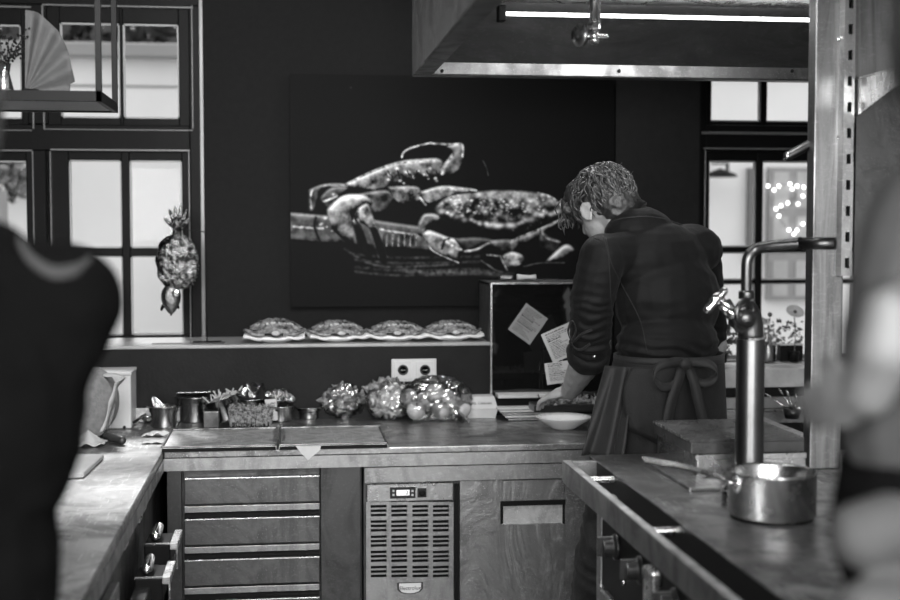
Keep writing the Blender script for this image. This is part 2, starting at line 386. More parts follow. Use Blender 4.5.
sash(1, win1, (-130, 30), (150, 345), [(-112, -55), (-47, 24)], [(160, 246), (254, 337)], YF + .02)
m = MB()     # mouldings in paler gloss, bevel highlights put into their colour
for (x0, y0, x1, y1) in ((200, -40, 204, 338), (191.5, 5, 193, 129), (42, 5, 44, 129), (189, 151, 190.5, 338), (50, 151, 51.5, 260), (32.5, 151, 34, 260), (42, 5, 193, 7), (44, 129, 193, 130.5), (50, 149, 190, 151), (-100, 129, 32, 130.5), (-100, 149, 32, 151), (32, 90, 34, 129), (-60, 5, 31, 7)):
    m.pbox(x0, y0, x1, y1, YF - .005, .03)
m.build('frame_moulding', M['bead2'], win1, bevel=.002)

win2 = thing('window_2', ((w2a + w2b) / 2, YW, w2z0)); win2['kind'] = 'structure'
casing(win2, [(699, 50, 985, 76), (699, 76, 706, 365), (975, 76, 985, 365), (706, 126, 975, 152), (868, 76, 880, 126), (868, 152, 880, 365)], YF)
sash(2, win2, (704, 868), (74, 126), [(712, 763), (768, 860)], [(80, 122)], YF + .02)
sash(2, win2, (704, 868), (151, 364), [(711, 759), (765, 860)], [(161, 247), (252, 280), (283, 361)], YF + .02)
sash(2, win2, (881, 974), (77, 364), [(888, 968)], [(80, 247), (252, 361)], YF + .02)
m = MB()
for (x0, y0, x1, y1) in ((702, 132, 870, 135), (704, 148, 868, 150), (697, 70, 699, 362), (704, 150, 705.5, 362)):
    m.pbox(x0, y0, x1, y1, YF - .008, .03)
m.build('frame_moulding', M['bead2'], win2, bevel=.002)
a, b, u, t = R(696, 363.5, 985, 369, YW - .09)
MB().box(a, b, YW - .09, YW + .1, u, t).build('trim_4', M['white'], kind='structure', bevel=.004)

# ------------------------------------------------------------------ outdoors
YO = 9.0
MB().box(-9, 9, YW + .3, 22, -.12, -.02).build('ground', M['ground'], kind='structure')
h = thing('neighbouring_house', (0, YO, -.02), 'white plastered house with gutter seen through the window panes', 'house')
gz = P(150, 56, YO).z
MB().box(-7, 7, YO, YO + 3, -.02, gz).build('wall', M['plaster'], h)
MB().box(-7, 2.3, YO - .12, YO, gz - .02, gz + .07).build('gutter', M['gutter'], h, bevel=.01)
MB().prism([(-7, YO - .1, gz + .05), (-7, YO + 1.2, gz + .2), (-7, YO + 1.2, gz + .1), (-7, YO - .1, gz)], (14, 0, 0)).build('roof', M['white'], h)
MB().pbox(40, 85, 200, 87, YO - .01, .02).build('plaster_joint', M['gutter'], h)
MB().pbox(749, 168, 757, 262, YO - .06, .06).build('downpipe', mat('downpipe_grey', .16, .6), h)
a, b, u, t = R(766, 168, 812, 300, YO)
f = MB().box(a, b, YO - .05, YO, u, t).build('window', mat('outdoor_window_trim', 0.3, 0.6), h)
g = MB(); W = (b - a) / 2
for i in range(2):
    for j in range(3):
        g.box(a + i * W + .03, a + i * W + W - .03, YO - .06, YO - .045, u + j * (t - u) / 3 + .03, u + (j + 1) * (t - u) / 3 - .03)
g.build('pane', mat('outdoor_glass', 0.5, 0.3, c2=0.35, scale=3), f)
s = MB().pbox(-26, 190, 7, 246, YO - .6, .03).build('notice_board', M['gutter'])
tag(s, 'dark outdoor notice board with a white arrow, behind the left window edge', 'sign')
c = P(3, 240, YO - .62)
ar = MB().box(c.x - .02, c.x + .012, c.y, c.y + .004, c.z - .006, c.z + .006)
ar.prism([(c.x + .01, c.y, c.z + .018), (c.x + .032, c.y, c.z), (c.x + .01, c.y, c.z - .018)], (0, .004, 0)); ar.build('arrow', M['white'], s)
m = MB().pbox(-26, 243, -20, 330, YO - .6, .03).build('post', M['gutter'], s)
# greenery: leaf clouds on a stem
def foliage(name, c, r, n, label, cat, seed, ls=.05, mt='leafd'):
    rnd = random.Random(seed); o = thing(name, (c[0], c[1], c[2] - r[2]), label, cat); m = MB(); st = MB()
    base = Vector((c[0], c[1], c[2] - r[2]))
    for k in range(n):
        d = Vector((rnd.gauss(0, 1), rnd.gauss(0, 1), rnd.gauss(0, 1))).normalized() * rnd.random() ** .4
        p = Vector(c) + Vector((d.x * r[0], d.y * r[1], d.z * r[2])); q = Matrix.Rotation(rnd.random() * 6, 3, Vector((rnd.random(), rnd.random(), rnd.random())).normalized())
        a = q @ Vector((ls, 0, 0)); b = q @ Vector((0, ls * .45, .01))
        m.add([p - a, p + b, p + a, p - b], [(0, 1, 2, 3)])
        if k % 9 == 0: st.tube([base, (base + p) / 2 + Vector((rnd.gauss(0, .02), 0, .03)), p], .004 + ls * .03, 5)
    m.build('foliage', M[mt], o, fix=False); st.build('stem', M['leafd'], o); return o
c = P(95, 34, 12); tr = foliage('garden_tree', (c.x, 13.3, c.z), (2.2, .8, .66), 1500, 'leafy tree crown rising above the neighbouring roof', 'tree', 3, .16)
MB().tube([(c.x, 13.3, -.02), (c.x + .1, 13.3, c.z - .4)], [.16, .1], 10).build('trunk', M['leafd'], tr)
c = P(12, 172, YO - .2); foliage('climbing_plant', (c.x, YO - .2, c.z), (.16, .08, .2), 260, 'ragged climbing plant on the white house wall at far left', 'plant', 4, .04, 'gutter')
# lantern bracket outside the right window
o = thing('wall_lantern', P(713, 176, YO - .2), 'dark outdoor lantern on a bracket outside the right window', 'lamp')
MB().pbox(713, 163, 729, 164.5, YO - .2, .03).pbox(727, 163, 729, 176, YO - .2, .03).build('bracket', M['black'], o)
MB().lathe([(.005, .06), (.11, .02), (.12, 0), (.0, 0)], P(720, 177, YO - .2), n=16).build('lamp_shade', M['black'], o)
o = thing('string_lights', P(790, 250, YO - .03), 'string of small glowing fairy lights outside the right window', 'string lights')
pts = [(768, 186), (774, 190), (779, 186), (790, 184), (792, 189), (797, 186), (804, 187), (788, 203), (798, 204), (803, 196), (776, 209), (781, 206), (779, 216), (789, 230), (797, 230), (794, 234), (803, 224)]
for x, y in pts: MB().ell(P(x, y, YO - .075), .009, nu=8, nv=6).build('bulb', M['bulb'], o)
MB().tube(bez([P(x, y, YO - .075) for x, y in pts], 3), .002, 5).build('wire', M['black'], o)

# ================================================================== CRAB PICTURE
def crab_picture():
    x0, y0, x1, y1 = 290.5, 76, 613, 306; S = 2.0
    W = int((x1 - x0) * S); Hh = int((y1 - y0) * S)
    gx, gy = np.meshgrid(x0 + (np.arange(W) + .5) / S, y0 + (np.arange(Hh) + .5) / S)
    rng = np.random.RandomState(5)
    def blur(a, r):
        r = max(1, int(r))
        for _ in range(2):
            for ax in (0, 1):
                c = np.cumsum(np.pad(a, [(r + 1, r) if k == ax else (0, 0) for k in (0, 1)], mode='edge'), axis=ax)
                n = a.shape[ax]; hi = np.take(c, np.arange(2 * r + 1, 2 * r + 1 + n), axis=ax); lo = np.take(c, np.arange(n), axis=ax)
                a = (hi - lo) / (2 * r + 1)
        return a
    def nz(r): a = blur(rng.rand(Hh, W), r); return (a - a.mean()) / (a.std() + 1e-9)
    n1, n2, n3, n5 = nz(1), nz(2), nz(5), nz(10)
    def inside(poly):
        m = np.zeros(gx.shape, bool); n = len(poly)
        for i in range(n):
            ax, ay = poly[i]; bx, by = poly[(i + 1) % n]
            if ay == by: continue
            c = ((ay > gy) != (by > gy)) & (gx < (bx - ax) * (gy - ay) / (by - ay) + ax); m ^= c
        return m
    def smoothpoly(p): return [(q.x, q.y) for q in bez([(a, b, 0) for a, b in p + [p[0]]], 5)[:-1]]
    img = 0.012 + 0.004 * n5.clip(-1, 2)
    def paint(poly, base, rad=4, light=(-.3, -1), tex=.35, gain=.5, fine=.25, rim=0.0, smooth=True):
        nonlocal img
        m = inside(smoothpoly(poly) if smooth else poly).astype(float); soft = blur(m, 1); hgt = blur(m, rad * S) + blur(m, rad * S / 2)
        gyv, gxv = np.gradient(hgt); sh = (gxv * -light[0] + gyv * -light[1]) * rad * S
        v = base * .9 * (1 + gain * 4.2 * sh + tex * n3 * .75 + tex * n2 * .3 + fine * n1 * .25)
        edge = (1 - blur(m, 2)) * m; v = v * (1 - 1.2 * edge).clip(.15, 1) + rim * (sh > .12) * edge
        img = img * (1 - soft) + v.clip(.008, .8) * soft
    def dots(path, r, v, jit=.6):
        nonlocal img
        for (x, y) in path:
            x += rng.randn() * jit; y += rng.randn() * jit; rr = r * (.7 + .6 * rng.rand())
            d = ((gx - x) / rr) ** 2 + ((gy - y) / (rr * .8)) ** 2; img = img + v * (.6 + .6 * rng.rand()) * np.exp(-d * 1.3)
    def line(path, wd, v, add=True):
        nonlocal img
        p = bez([(a, b, 0) for a, b in path], 10); best = np.full(gx.shape, 1e9)
        for a, b in zip(p, p[1:]):
            dx, dy = b.x - a.x, b.y - a.y; l = dx * dx + dy * dy + 1e-9
            t = (((gx - a.x) * dx + (gy - a.y) * dy) / l).clip(0, 1); best = np.minimum(best, (gx - a.x - t * dx) ** 2 + (gy - a.y - t * dy) ** 2)
        k = np.exp(-best / (wd * wd)); img = img * (1 - k) + v * (1 + .3 * n2).clip(.3, 2) * k
    A = lambda *p: [(290 + x / 3.75, 120 + y / 3.75) for x, y in p]
    B = lambda *p: [(400 + x / 4.284, 160 + y / 4.284) for x, y in p]
    # plank and ground
    paint(A((-5, 345), (300, 372), (480, 398), (560, 440), (530, 495), (200, 470), (-5, 455)), .15, 3, tex=.3, fine=.15, smooth=False)
    line(A((15, 398), (120, 405)), 1.2, .42); line(A((330, 408), (480, 432)), 1.1, .4)
    for i in range(12): line(A((345 + i * 11, 428), (343 + i * 11, 470)), .6, .06 + .25 * (i % 2))
    line(A((200, 480), (330, 545), (600, 540)), 1.5, .1); 
    for yy in (500, 520, 548, 566): line(A((240, yy), (400, yy + 14), (700, yy + 10)), 1.6, .07)
    line(B((0, 470), (120, 480), (270, 478)), 2.2, .14); line(B((290, 470), (400, 488), (470, 492)), 3, .10)
    # left crab: shell on edge
    paint(A((200, 242), (300, 192), (400, 156), (480, 146), (555, 146), (566, 190), (545, 218), (470, 222), (400, 240), (340, 268), (250, 268)), .24, 4, tex=.45, fine=.3)
    line(A((210, 238), (300, 195), (400, 162), (540, 152)), 1.0, .42)
    dots([(x, 120 + y / 3.75) for x, y in [(290 + (355 + i * 12) / 3.75, 205 + 18 * math.sin(i * 1.7)) for i in range(17)]], 1.7, .5, 1.6)
    for i in range(16): line(A((360 + i * 12, 190 + (i % 3) * 12), (368 + i * 12, 206 + (i % 2) * 14)), .8, .02)
    paint(A((575, 96), (640, 88), (644, 160), (600, 212), (556, 198), (572, 160), (604, 128)), .19, 3, tex=.5)
    line(A((412, 138), (420, 120), (450, 103), (520, 84)), .9, .5); line(A((520, 86), (590, 90), (635, 92), (638, 135)), 1.0, .5)
    line(A((600, 130), (575, 165), (560, 200)), 1.4, .45)
    paint(A((255, 275), (350, 262), (385, 290), (350, 350), (290, 345)), .13, 3, tex=.5); paint(A((360, 250), (470, 250), (480, 300), (420, 320), (385, 300)), .2, 2, tex=.6, fine=.5)
    paint(A((480, 268), (560, 246), (640, 252), (688, 262), (600, 285), (510, 315)), .3, 2, tex=.4); line(A((480, 290), (500, 315)), 1, .5); line(A((540, 255), (690, 262)), 1, .45)
    paint(A((70, 262), (130, 240), (215, 242), (200, 262), (120, 262), (92, 340), (70, 340)), .15, 2, tex=.4); line(A((78, 330), (82, 265), (140, 243), (210, 243)), .8, .36)
    paint(A((112, 290), (150, 255), (215, 255), (170, 300), (150, 340), (120, 320)), .14, 2, tex=.5); line(A((125, 305), (170, 285), (160, 278)), 1.2, .5)
    paint(A((135, 335), (190, 285), (260, 278), (300, 300), (290, 330), (246, 345), (232, 380), (250, 480), (215, 465), (150, 400)), .25, 6, tex=.35, rim=.1)
    paint(A((250, 330), (285, 312), (305, 360), (325, 410), (355, 515), (335, 528), (308, 470), (285, 400), (255, 380)), .3, 3, tex=.4)
    paint(A((290, 400), (322, 410), (356, 520), (335, 528)), .015, 2); paint(A((232, 390), (262, 400), (300, 520), (255, 480)), .02, 2)
    dots([(290 + x / 3.75, 120 + y / 3.75) for x, y in ((240, 350), (236, 375), (252, 340), (130, 370), (135, 400), (150, 415), (120, 385), (110, 392))], 1.6, .3, .8)
    line(A((95, 365), (90, 400), (110, 455)), 1.5, .02); line(A((245, 350), (240, 370), (260, 400)), 1.4, .04)
    # right crab: broad shell
    shell = B((138, 205), (160, 180), (205, 152), (300, 136), (400, 126), (500, 128), (600, 140), (650, 160), (694, 196), (688, 225), (640, 262), (570, 286), (480, 306), (400, 292), (300, 276), (210, 256), (160, 230))
    paint(shell, .15, 10, tex=1.0, fine=.5, gain=.35)
    dots([(a, b) for a, b in B(*[(190 + rng.rand() * 420, 165 + rng.rand() * 60) for _ in range(90)])], 1.5, .26, .5)
    for i in range(26):
        t = i / 25; x = 170 + t * 510; y = 232 + 62 * math.sin(math.pi * min(1, t * 1.25) ** 1.1 * .8) - max(0, t - .62) * 95
        a = B((x, y - 16))[0]; dots([a], 3.4, .38, .8); b = B((x + 10, y + 2))[0]; line([b, (b[0] + .5, b[1] + 3)], .8, .03)
    line(B((585, 138), (640, 155), (692, 195)), 1.1, .5); line(B((150, 235), (210, 268), (300, 290), (400, 303), (480, 316), (570, 300), (690, 245)), 1.0, .02)
    line(B((165, 190), (190, 165), (240, 150)), 1, .3)
    # right crab: legs and claws
    paint(B((70, 268), (95, 230), (150, 232), (160, 260), (110, 290), (95, 325), (65, 315)), .2, 3, tex=.5)
    paint(B((85, 315), (120, 300), (200, 330), (290, 352), (250, 400), (250, 440), (200, 428), (130, 392)), .27, 4, tex=.45); line(B((170, 378), (180, 345), (200, 335)), 1.2, .02)
    line(B((190, 345), (230, 375), (290, 385)), 1.5, .5); line(B((95, 318), (130, 385), (240, 438)), .8, .35)
    paint(B((220, 335), (330, 330), (390, 345), (330, 370), (270, 392), (250, 370)), .1, 3, tex=.4); line(B((270, 388), (320, 380), (375, 352), (450, 345)), 1.2, .42)
    paint(B((370, 345), (470, 340), (495, 380), (440, 400), (390, 370)), .12, 3, tex=.5)
    paint(B((460, 345), (580, 298), (690, 248), (600, 330), (500, 380), (470, 400)), .16, 4, tex=.5); line(B((465, 352), (500, 330), (600, 290), (688, 250)), .9, .38)
    paint(B((590, 290), (640, 330), (690, 350), (660, 400), (600, 380)), .09, 3, tex=.6); line(B((600, 300), (620, 330), (680, 350)), 1, .3)
    paint(B((430, 410), (470, 392), (520, 410), (515, 450), (465, 468), (440, 450)), .22, 2.5, tex=.7, fine=.6); line(B((365, 404), (410, 410)), 1, .4); line(B((420, 410), (450, 470)), 1, .25)
    paint(B((618, 434), (700, 362), (745, 385), (725, 420), (680, 438)), .27, 4, tex=.3); line(B((340, 430), (400, 470), (430, 480)), 1, .14); line(B((345, 0), (360, 30), (368, 62)), .7, .12)
    line(B((525, 455), (600, 440), (700, 440)), .8, .12)
    d = np.exp(-(((gx - 350) / 1.0) ** 2 + ((gy - 89) / 1.0) ** 2)); img = img + .12 * d
    img = (img / .3).clip(0, 3) ** 1.7 * .23
    return img.clip(.003, .8), W, Hh
img, IW, IH = crab_picture()
a, b, u, t = R(290.5, 76, 613, 306, YW - .04)
pic = thing('wall_picture', ((a + b) / 2, YW - .02, u), 'large dark unframed photo print of two crabs on a plank, on the back wall', 'picture')
MB().box(a, b, YW - .035, YW - .001, u, t).build('canvas', mat('canvas_edge', 0.008, 0.6), pic)
me = bpy.data.meshes.new('crab_print'); X = np.linspace(a, b, IW); Zg = np.linspace(t, u, IH); gx, gz = np.meshgrid(X, Zg)
co = np.stack([gx - (a + b) / 2, np.zeros_like(gx), gz - u], -1).reshape(-1, 3).astype(np.float32)
i = np.arange((IH - 1) * IW).reshape(IH - 1, IW)[:, :-1].ravel(); q = np.stack([i, i + IW, i + IW + 1, i + 1], 1)
me.vertices.add(len(co)); me.vertices.foreach_set('co', co.ravel()); me.loops.add(q.size); me.loops.foreach_set('vertex_index', q.ravel())
me.polygons.add(len(q)); me.polygons.foreach_set('loop_start', np.arange(len(q)) * 4); me.update(); me.validate()
at = me.color_attributes.new('print', 'FLOAT_COLOR', 'POINT'); v = img.ravel(); at.data.foreach_set('color', np.stack([v, v, v, np.ones_like(v)], 1).ravel())
m = mat('crab_print', 0.1, 0.6, spec=.08); nd = m.node_tree.nodes.new('ShaderNodeVertexColor'); nd.layer_name = 'print'
m.node_tree.links.new(nd.outputs[0], m.node_tree.nodes['Principled BSDF'].inputs['Base Color']); me.materials.append(m)
o = bpy.data.objects.new('print', me); COL.objects.link(o); o.parent = pic; o.location = (0, YW - .0365 - (YW - .02), 0)

# ================================================================== LEFT AND REAR WORKTOPS
cl = PZ(164, 451, CZ); xin = PZ(83, 598, CZ).x           # inner edge of the left worktop
xin = (xin + cl.x) / 2
rx1 = PZ(900, 445, CZ).x
wt = thing('worktop', ((xin + 1.6) / 2, DC + .3, CZ - .06), 'long scratched steel worktop along the low wall at the back', 'worktop')
MB().box(xin, 1.7, DC, DB, CZ - .022, CZ).build('top', M['steelt'], wt, bevel=.004)
MB().box(xin, 1.7, DC + .001, DC + .02, CZ - .06, CZ - .022).build('front_edge', M['steel'], wt)
lw = thing('side_worktop', (xin - .3, DC - 1.2, CZ - .06), 'scratched steel side worktop running towards the viewer on the left', 'worktop')
MB().box(-1.75, xin - .001, DC - 2.2, DB, CZ - .022, CZ).build('top', M['steelt'], lw, bevel=.004)
MB().box(xin - .02, xin, DC - 2.2, DC, CZ - .06, CZ - .022).build('front_edge', M['steel'], lw)
a, b, u, t = R(120, 408, 185, 411, DB - .012); MB().box(-1.75, P(242, 410, DB).x, DB - .014, DB - .001, CZ + .001, t).build('trim_5', M['steel'], kind='structure', bevel=.002)

# drawer chest under the rear worktop
DF = DC + .03
def front(m, x0, y0, x1, y1, D=None, dep=.02): return m.pbox(x0, y0, x1, y1, D or DF, dep)
ch = thing('drawer_cabinet', (P(252, 600, DF).x, DF + .25, 0), 'dark steel cabinet with a column of wide drawers under the rear worktop', 'cabinet')
a, b, u, t = R(167, 469, 362, 600, DF)
b = P(362, 500, DF).x
MB().box(a, b, DF + .03, DB - .02, .1, CZ - .061).build('body', M['steeld'], ch)
front(MB(), 168, 466, 183, 742).build('stile', M['steel2'] if 'steel2' in M else M['steeld'], ch, bevel=.002)
front(MB(), 321, 466, 361, 742).build('side_panel', M['steeld'], ch, bevel=.002)
front(MB(), 183, 466, 320, 477, DF + .012).build('top_rail', M['steeld'], ch, bevel=.002)
y = 478
for k in range(6):
    d = front(MB(), 184.5, y, 319.5, y + 25).build('drawer', M['steelm'] if 'steelm' in M else M['steeld'], ch, bevel=.0015)
    a, b, u, t = R(184.5, y - 1.5, 319.5, y + 2, DF)
    MB().box(a, b, DF - .012, DF + .002, t - .004, t).build('lip_handle', M['steelb'], d, bevel=.001)
    front(MB(), 184.5, y + 27, 319.5, y + 33, DF + .004).build('drawer_rail', M['steel'], ch, bevel=.001)
    front(MB(), 184.5, y + 33.5, 319.5, y + 40, DF + .014).build('recess', M['black'], ch)
    y += 40.6
MB().box(P(172, 500, DF).x, P(355, 500, DF).x, DF + .1, DF + .5, 0, .1).build('plinth', M['black'], ch)
# refrigerated counter
fr = thing('refrigerated_counter', (P(470, 600, DF).x, DF + .25, 0), 'steel under-counter refrigerator with slotted compressor grille and one door', 'refrigerator')
fa, fb = P(364, 500, DF).x, P(612, 500, DF).x
MB().box(fa, fb, DF + .02, DB - .02, .12, CZ - .061).build('body', M['steeld'], fr)
front(MB(), 364, 465, 612, 480.5, DF - .015, .03).build('top_rail', M['steel'], fr, bevel=.002)
front(MB(), 367, 484, 453, 501, DF).build('control_panel', M['steelb'], fr, bevel=.0015)
front(MB(), 367, 502, 453, 742, DF + .019, .006).build('grille_backing', M['black'], fr)
m = MB()
gx = [(371, 387), (391.5, 407.5), (412.5, 428.5), (433, 449)]; rows = [505 + 15.2 * k for k in range(5)]
front(m, 366.5, 502, gx[0][0], 742); front(m, gx[3][1], 502, 453.5, 742)
for i in range(3): front(m, gx[i][1], 502, gx[i + 1][0], 742, DF + .0005)
for (x0, x1) in gx:
    yy = 502
    for r in rows:  # thin punched sheet
        for s in range(3):
            y0 = r + s * 4.35; front(m, x0 - .1, yy, x1 + .1, y0, DF + .001, .003); yy = y0 + 2.7
    front(m, x0 - .1, yy, x1 + .1, 742, DF + .001, .003)
m.build('grille', M['steel'], fr)
cp = front(MB(), 390, 487, 415.5, 498.5, DF - .004, .005).build('thermostat', M['blackp'], fr, bevel=.001)
front(MB(), 396.5, 490, 409.5, 495.5, DF - .0052, .001).build('display', M['lcd'], cp)
text('2', .017, P(407, 492.7, DF - .006), (1, 0, 0), (0, 0, 1), 'digit', M['ink'], cp)
for x, yq in ((393.5, 491), (393.5, 495), (412.5, 491), (412.5, 495)):
    front(MB(), x - 1, yq - 1, x + 1, yq + 1, DF - .006, .002).build('button', M['white'], cp)
k = front(MB(), 417.5, 488, 426.5, 497.5, DF - .004, .005).build('switch', M['blackp'], fr, bevel=.001)
MB().lathe([(.010, 0), (.010, .006), (.006, .008)], P(422, 492.7, DF - .004), Rx(math.pi / 2), 20).build('knob', M['black'], k)
bc = P(410, 587.5, DF)
pl = [(-13, -5.5), (13, -5.5), (13, 1.5), (10, 4.5), (5, 6), (0, 6.5), (-5, 6), (-10, 4.5), (-13, 1.5)]
def badge(sc, d, m, par, nm): return MB().prism([bc + Vector((x * sc * .0031, d, -yq * sc * .0031)) for x, yq in pl], (0, .003, 0)).build(nm, m, par)
bd = badge(1, -.003, M['blackp'], fr, 'badge'); badge(.86, -.0045, mat('badge_silver', .6, .5), bd, 'badge_face')
text('Electrolux', .0165, bc + Vector((0, -.005, -.001)), (1, 0, 0), (0, 0, 1), 'lettering', M['ink'], bd)
front(MB(), 454.5, 484, 459, 742, DF + .01, .02).build('door_gasket', M['black'], fr)
# door with a recessed pull
dr = MB(); x0, x1, y0, y1 = 460, 566, 479, 742; hx0, hx1, hy0, hy1 = 502, 564, 502, 524
front(dr, x0, y0 + 1, hx0, y1, DF, .03); front(dr, hx1, y0 + 1, 606, y1, DF, .03); front(dr, hx0 - .1, y0 + 1, hx1 + .1, hy0, DF, .03); front(dr, hx0 - .1, hy1, hx1 + .1, y1, DF, .03)
dd = dr.build('door', M['steelf'] if 'steelf' in M else M['steel'], fr)
q = MB(); front(q, hx0, hy0, hx1, hy1, DF + .012, .004); q.build('pull_recess', M['tray'], dd)
q = MB(); front(q, hx0 - 1.5, hy0 - 1.5, hx1 + 1.5, hy0 + 3.5, DF - .004, .01); front(q, hx0 - 1.5, hy0, hx0 + 1.2, hy1, DF - .003, .01); front(q, hx1 - 1, hy0, hx1 + 1, hy1, DF - .003, .01); q.build('pull_frame', M['black'], dd, bevel=.001)
MB().box(fa + .02, fb - .02, DF + .1, DF + .5, 0, .12).build('plinth', M['black'], fr)

# units below the left worktop: faces look towards +x
xf = xin - .03
lc = thing('side_cabinet', (xf - .3, DC - .9, 0), 'dark steel cabinet run under the left worktop with jutting door handles', 'cabinet')
MB().box(xf - .6, xf, DC - 2.15, DC + .5, .1, CZ - .061).build('body', M['steeld'], lc)
MB().box(xf - .55, xf - .05, DC - 2.15, DC + .5, 0, .1).build('plinth', M['black'], lc)
def sy(px, py):   # where the pixel meets the face x = xf
    d = ray(px, py); k = xf / d.x; return d.y * k, H + d.z * k
yk = [sy(150, 500)[0], sy(143, 522)[0], sy(128, 540)[0], sy(112, 570)[0], sy(98, 600)[0]]
for (px, py) in ((141, 507), (137, 517), (122, 543)):
    Y, Z = sy(px, py); MB().box(xf - .002, xf + .012, Y - .035, Y + .035, Z - .01, Z + .012).build('latch_plate', M['steelb'], lc, bevel=.002)
for (Y, w_) in ((2.72, .6), (2.1, .45)):
    d = MB().box(xf, xf + .02, Y - w_ / 2, Y + w_ / 2, .14, CZ - .13).build('door', M['steel'], lc, bevel=.003)
# appliance with protruding stacked handle boxes
ap = thing('undercounter_oven', (xf + .05, 3.35, .1), 'black and steel oven door handles jutting out below the left worktop', 'oven')
Y0, Z0 = 3.5, .735
MB().box(xf + .021, xf + .06, 3.05, 3.62, .12, .66).build('door', M['steeld'], ap, bevel=.004)
for i, (yy, zz) in enumerate(((3.56, .70), (3.33, .67))):
    hb = MB().box(xf + .021, xf + .09, yy - .04, yy + .1, zz - .05, zz + .012).build('handle_bracket', M['black'], ap, bevel=.004)
    MB().box(xf + .022, xf + .11, yy - .043, yy - .041, zz + .013, zz + .018).box(xf + .105, xf + .11, yy - .043, yy - .041, zz - .055, zz + .018).box(xf + .09, xf + .11, yy - .05, yy + .11, zz + .0, zz + .018).build('bracket_trim', M['steelb'], hb, bevel=.002)
    MB().caps((xf + .05, yy - .02, zz + .03), .014, (xf + .05, yy + .07, zz + .035), .014).build('hinge_pin', M['chrome'], hb, smooth=True)
MB().box(xf + .04, xf + .055, 3.06, 3.16, .12, .62).box(xf + .075, xf + .09, 3.06, 3.16, .12, .62).box(xf + .075, xf + .12, 3.08, 3.1, .12, .62).build('handle', M['steelb'], ap, bevel=.003)

# ================================================================== HOOD
ix0_ = P(812, 300, 3.02).x
HD = 3.55
hz = P(600, 79, HD).z; hx0 = P(412, 76, HD).x; hx1 = 2.4
hy1 = HD; hy0 = 1.6
hd = thing('extractor_hood', ((hx0 + hx1) / 2, 2.6, hz), 'large stainless steel extractor canopy hanging over the island', 'extractor hood')
m = MB()
m.box(hx0, hx1, hy1 - .004, hy1, hz, ZC - .001).box(hx0, hx0 + .004, hy0, hy1, hz, ZC - .001).box(hx0, hx1, hy0, hy0 + .004, hz, ZC - .001)
m.build('canopy', M['steelh'], hd)
m = MB()    # rolled bottom rim
m.box(hx0, hx1, hy1 - .05, hy1 - .004, hz - .002, hz + .004).box(hx0 + .001, hx1, hy1 - .052, hy1 - .048, hz, hz + .034)
m.box(hx0 + .004, hx0 + .05, hy0, hy1 - .01, hz - .001, hz + .004).box(hx0 + .048, hx0 + .052, hy0, hy1 - .05, hz, hz + .034)
m.build('rim', M['steelm'], hd, bevel=.002)
zt = hz + .3
m = MB()    # sloping inner panels
yb = hy1 - .09
m.prism([(hx0 + .05, yb + .04, hz + .03), (hx1, yb + .04, hz + .03), (hx1, yb - .1, hz + .17), (hx0 + .1, yb - .1, hz + .17)], (0, .003, .003))
m.prism([(hx0 + .05, hy0 + .05, hz + .03), (hx0 + .05, yb + .04, hz + .03), (hx0 + .1, yb - .1, hz + .17), (hx0 + .1, hy0 + .1, hz + .17)], (-.003, 0, .003))
m  .build('baffle', M['steelh'], hd)
MB().box(hx0 + .1, hx1, hy0 + .05, yb - .1, hz + .17, hz + .175).build('filter_panel', M['steelb'], hd)
for px in (442, 619, 792):
    c = P(px, 71, hy1 - .053); MB().lathe([(.005, 0), (.005, .002), (.0035, .003)], c, Rx(math.pi / 2), 12).build('screw', M['black'], hd)
tl = thing('tube_lamp', (1, 3.2, hz + .14), 'slim glowing tube light across the inside of the extractor hood', 'lamp')
d0 = P(505, 14, yb - .12); d1 = P(812, 15, yb - .12)
MB().caps((d0.x, yb - .125, d0.z), .005, (hx1 - .1, yb - .125, d0.z), .005).build('tube', M['lamp'], tl, smooth=True)
MB().box(d0.x - .02, d0.x, yb - .14, yb - .105, d0.z - .02, d0.z + .02).build('end_cap', M['black'], tl, bevel=.003)
# fire nozzle hanging in the hood
ND = 2.9
nz_ = thing('pipe_valve', P(592, 46, ND), 'small chrome pipe valve with round disc cap hanging inside the hood', 'valve')
c = P(594, 32, ND); top = P(594, -60, ND)
MB().tube([top, P(594, 22, ND)], .0105, 16).build('pipe', M['chrome'], nz_, smooth=True)
MB().tube([P(590, -60, ND), P(590.5, 26, ND)], .003, 8).tube([P(599, -60, ND), P(599.5, 26, ND)], .003, 8).build('guide_rod', M['chrome'], nz_, smooth=True)
MB().lathe([(.011, 0), (.015, .004), (.015, .016), (.010, .022)], P(594, 26, ND) - Vector((0, 0, .012)), n=6).build('hex_nut', M['chrome'], nz_, bevel=.001)
MB().caps(P(583, 36, ND), .007, P(606, 37, ND), .005).lathe([(.008, 0), (.012, .004), (.012, .012), (.007, .018)], P(594, 44, ND), n=16).ell(P(594, 36, ND), .013).build('valve_body', M['chrome'], nz_, smooth=True)
MB().lathe([(.003, -.004), (.022, -.003), (.026, 0), (.023, .006), (.004, .009)], P(580, 35, ND), Rz(.5) @ Ry(-math.pi / 2), 28).build('disc_cap', M['steelb'], nz_, smooth=True)

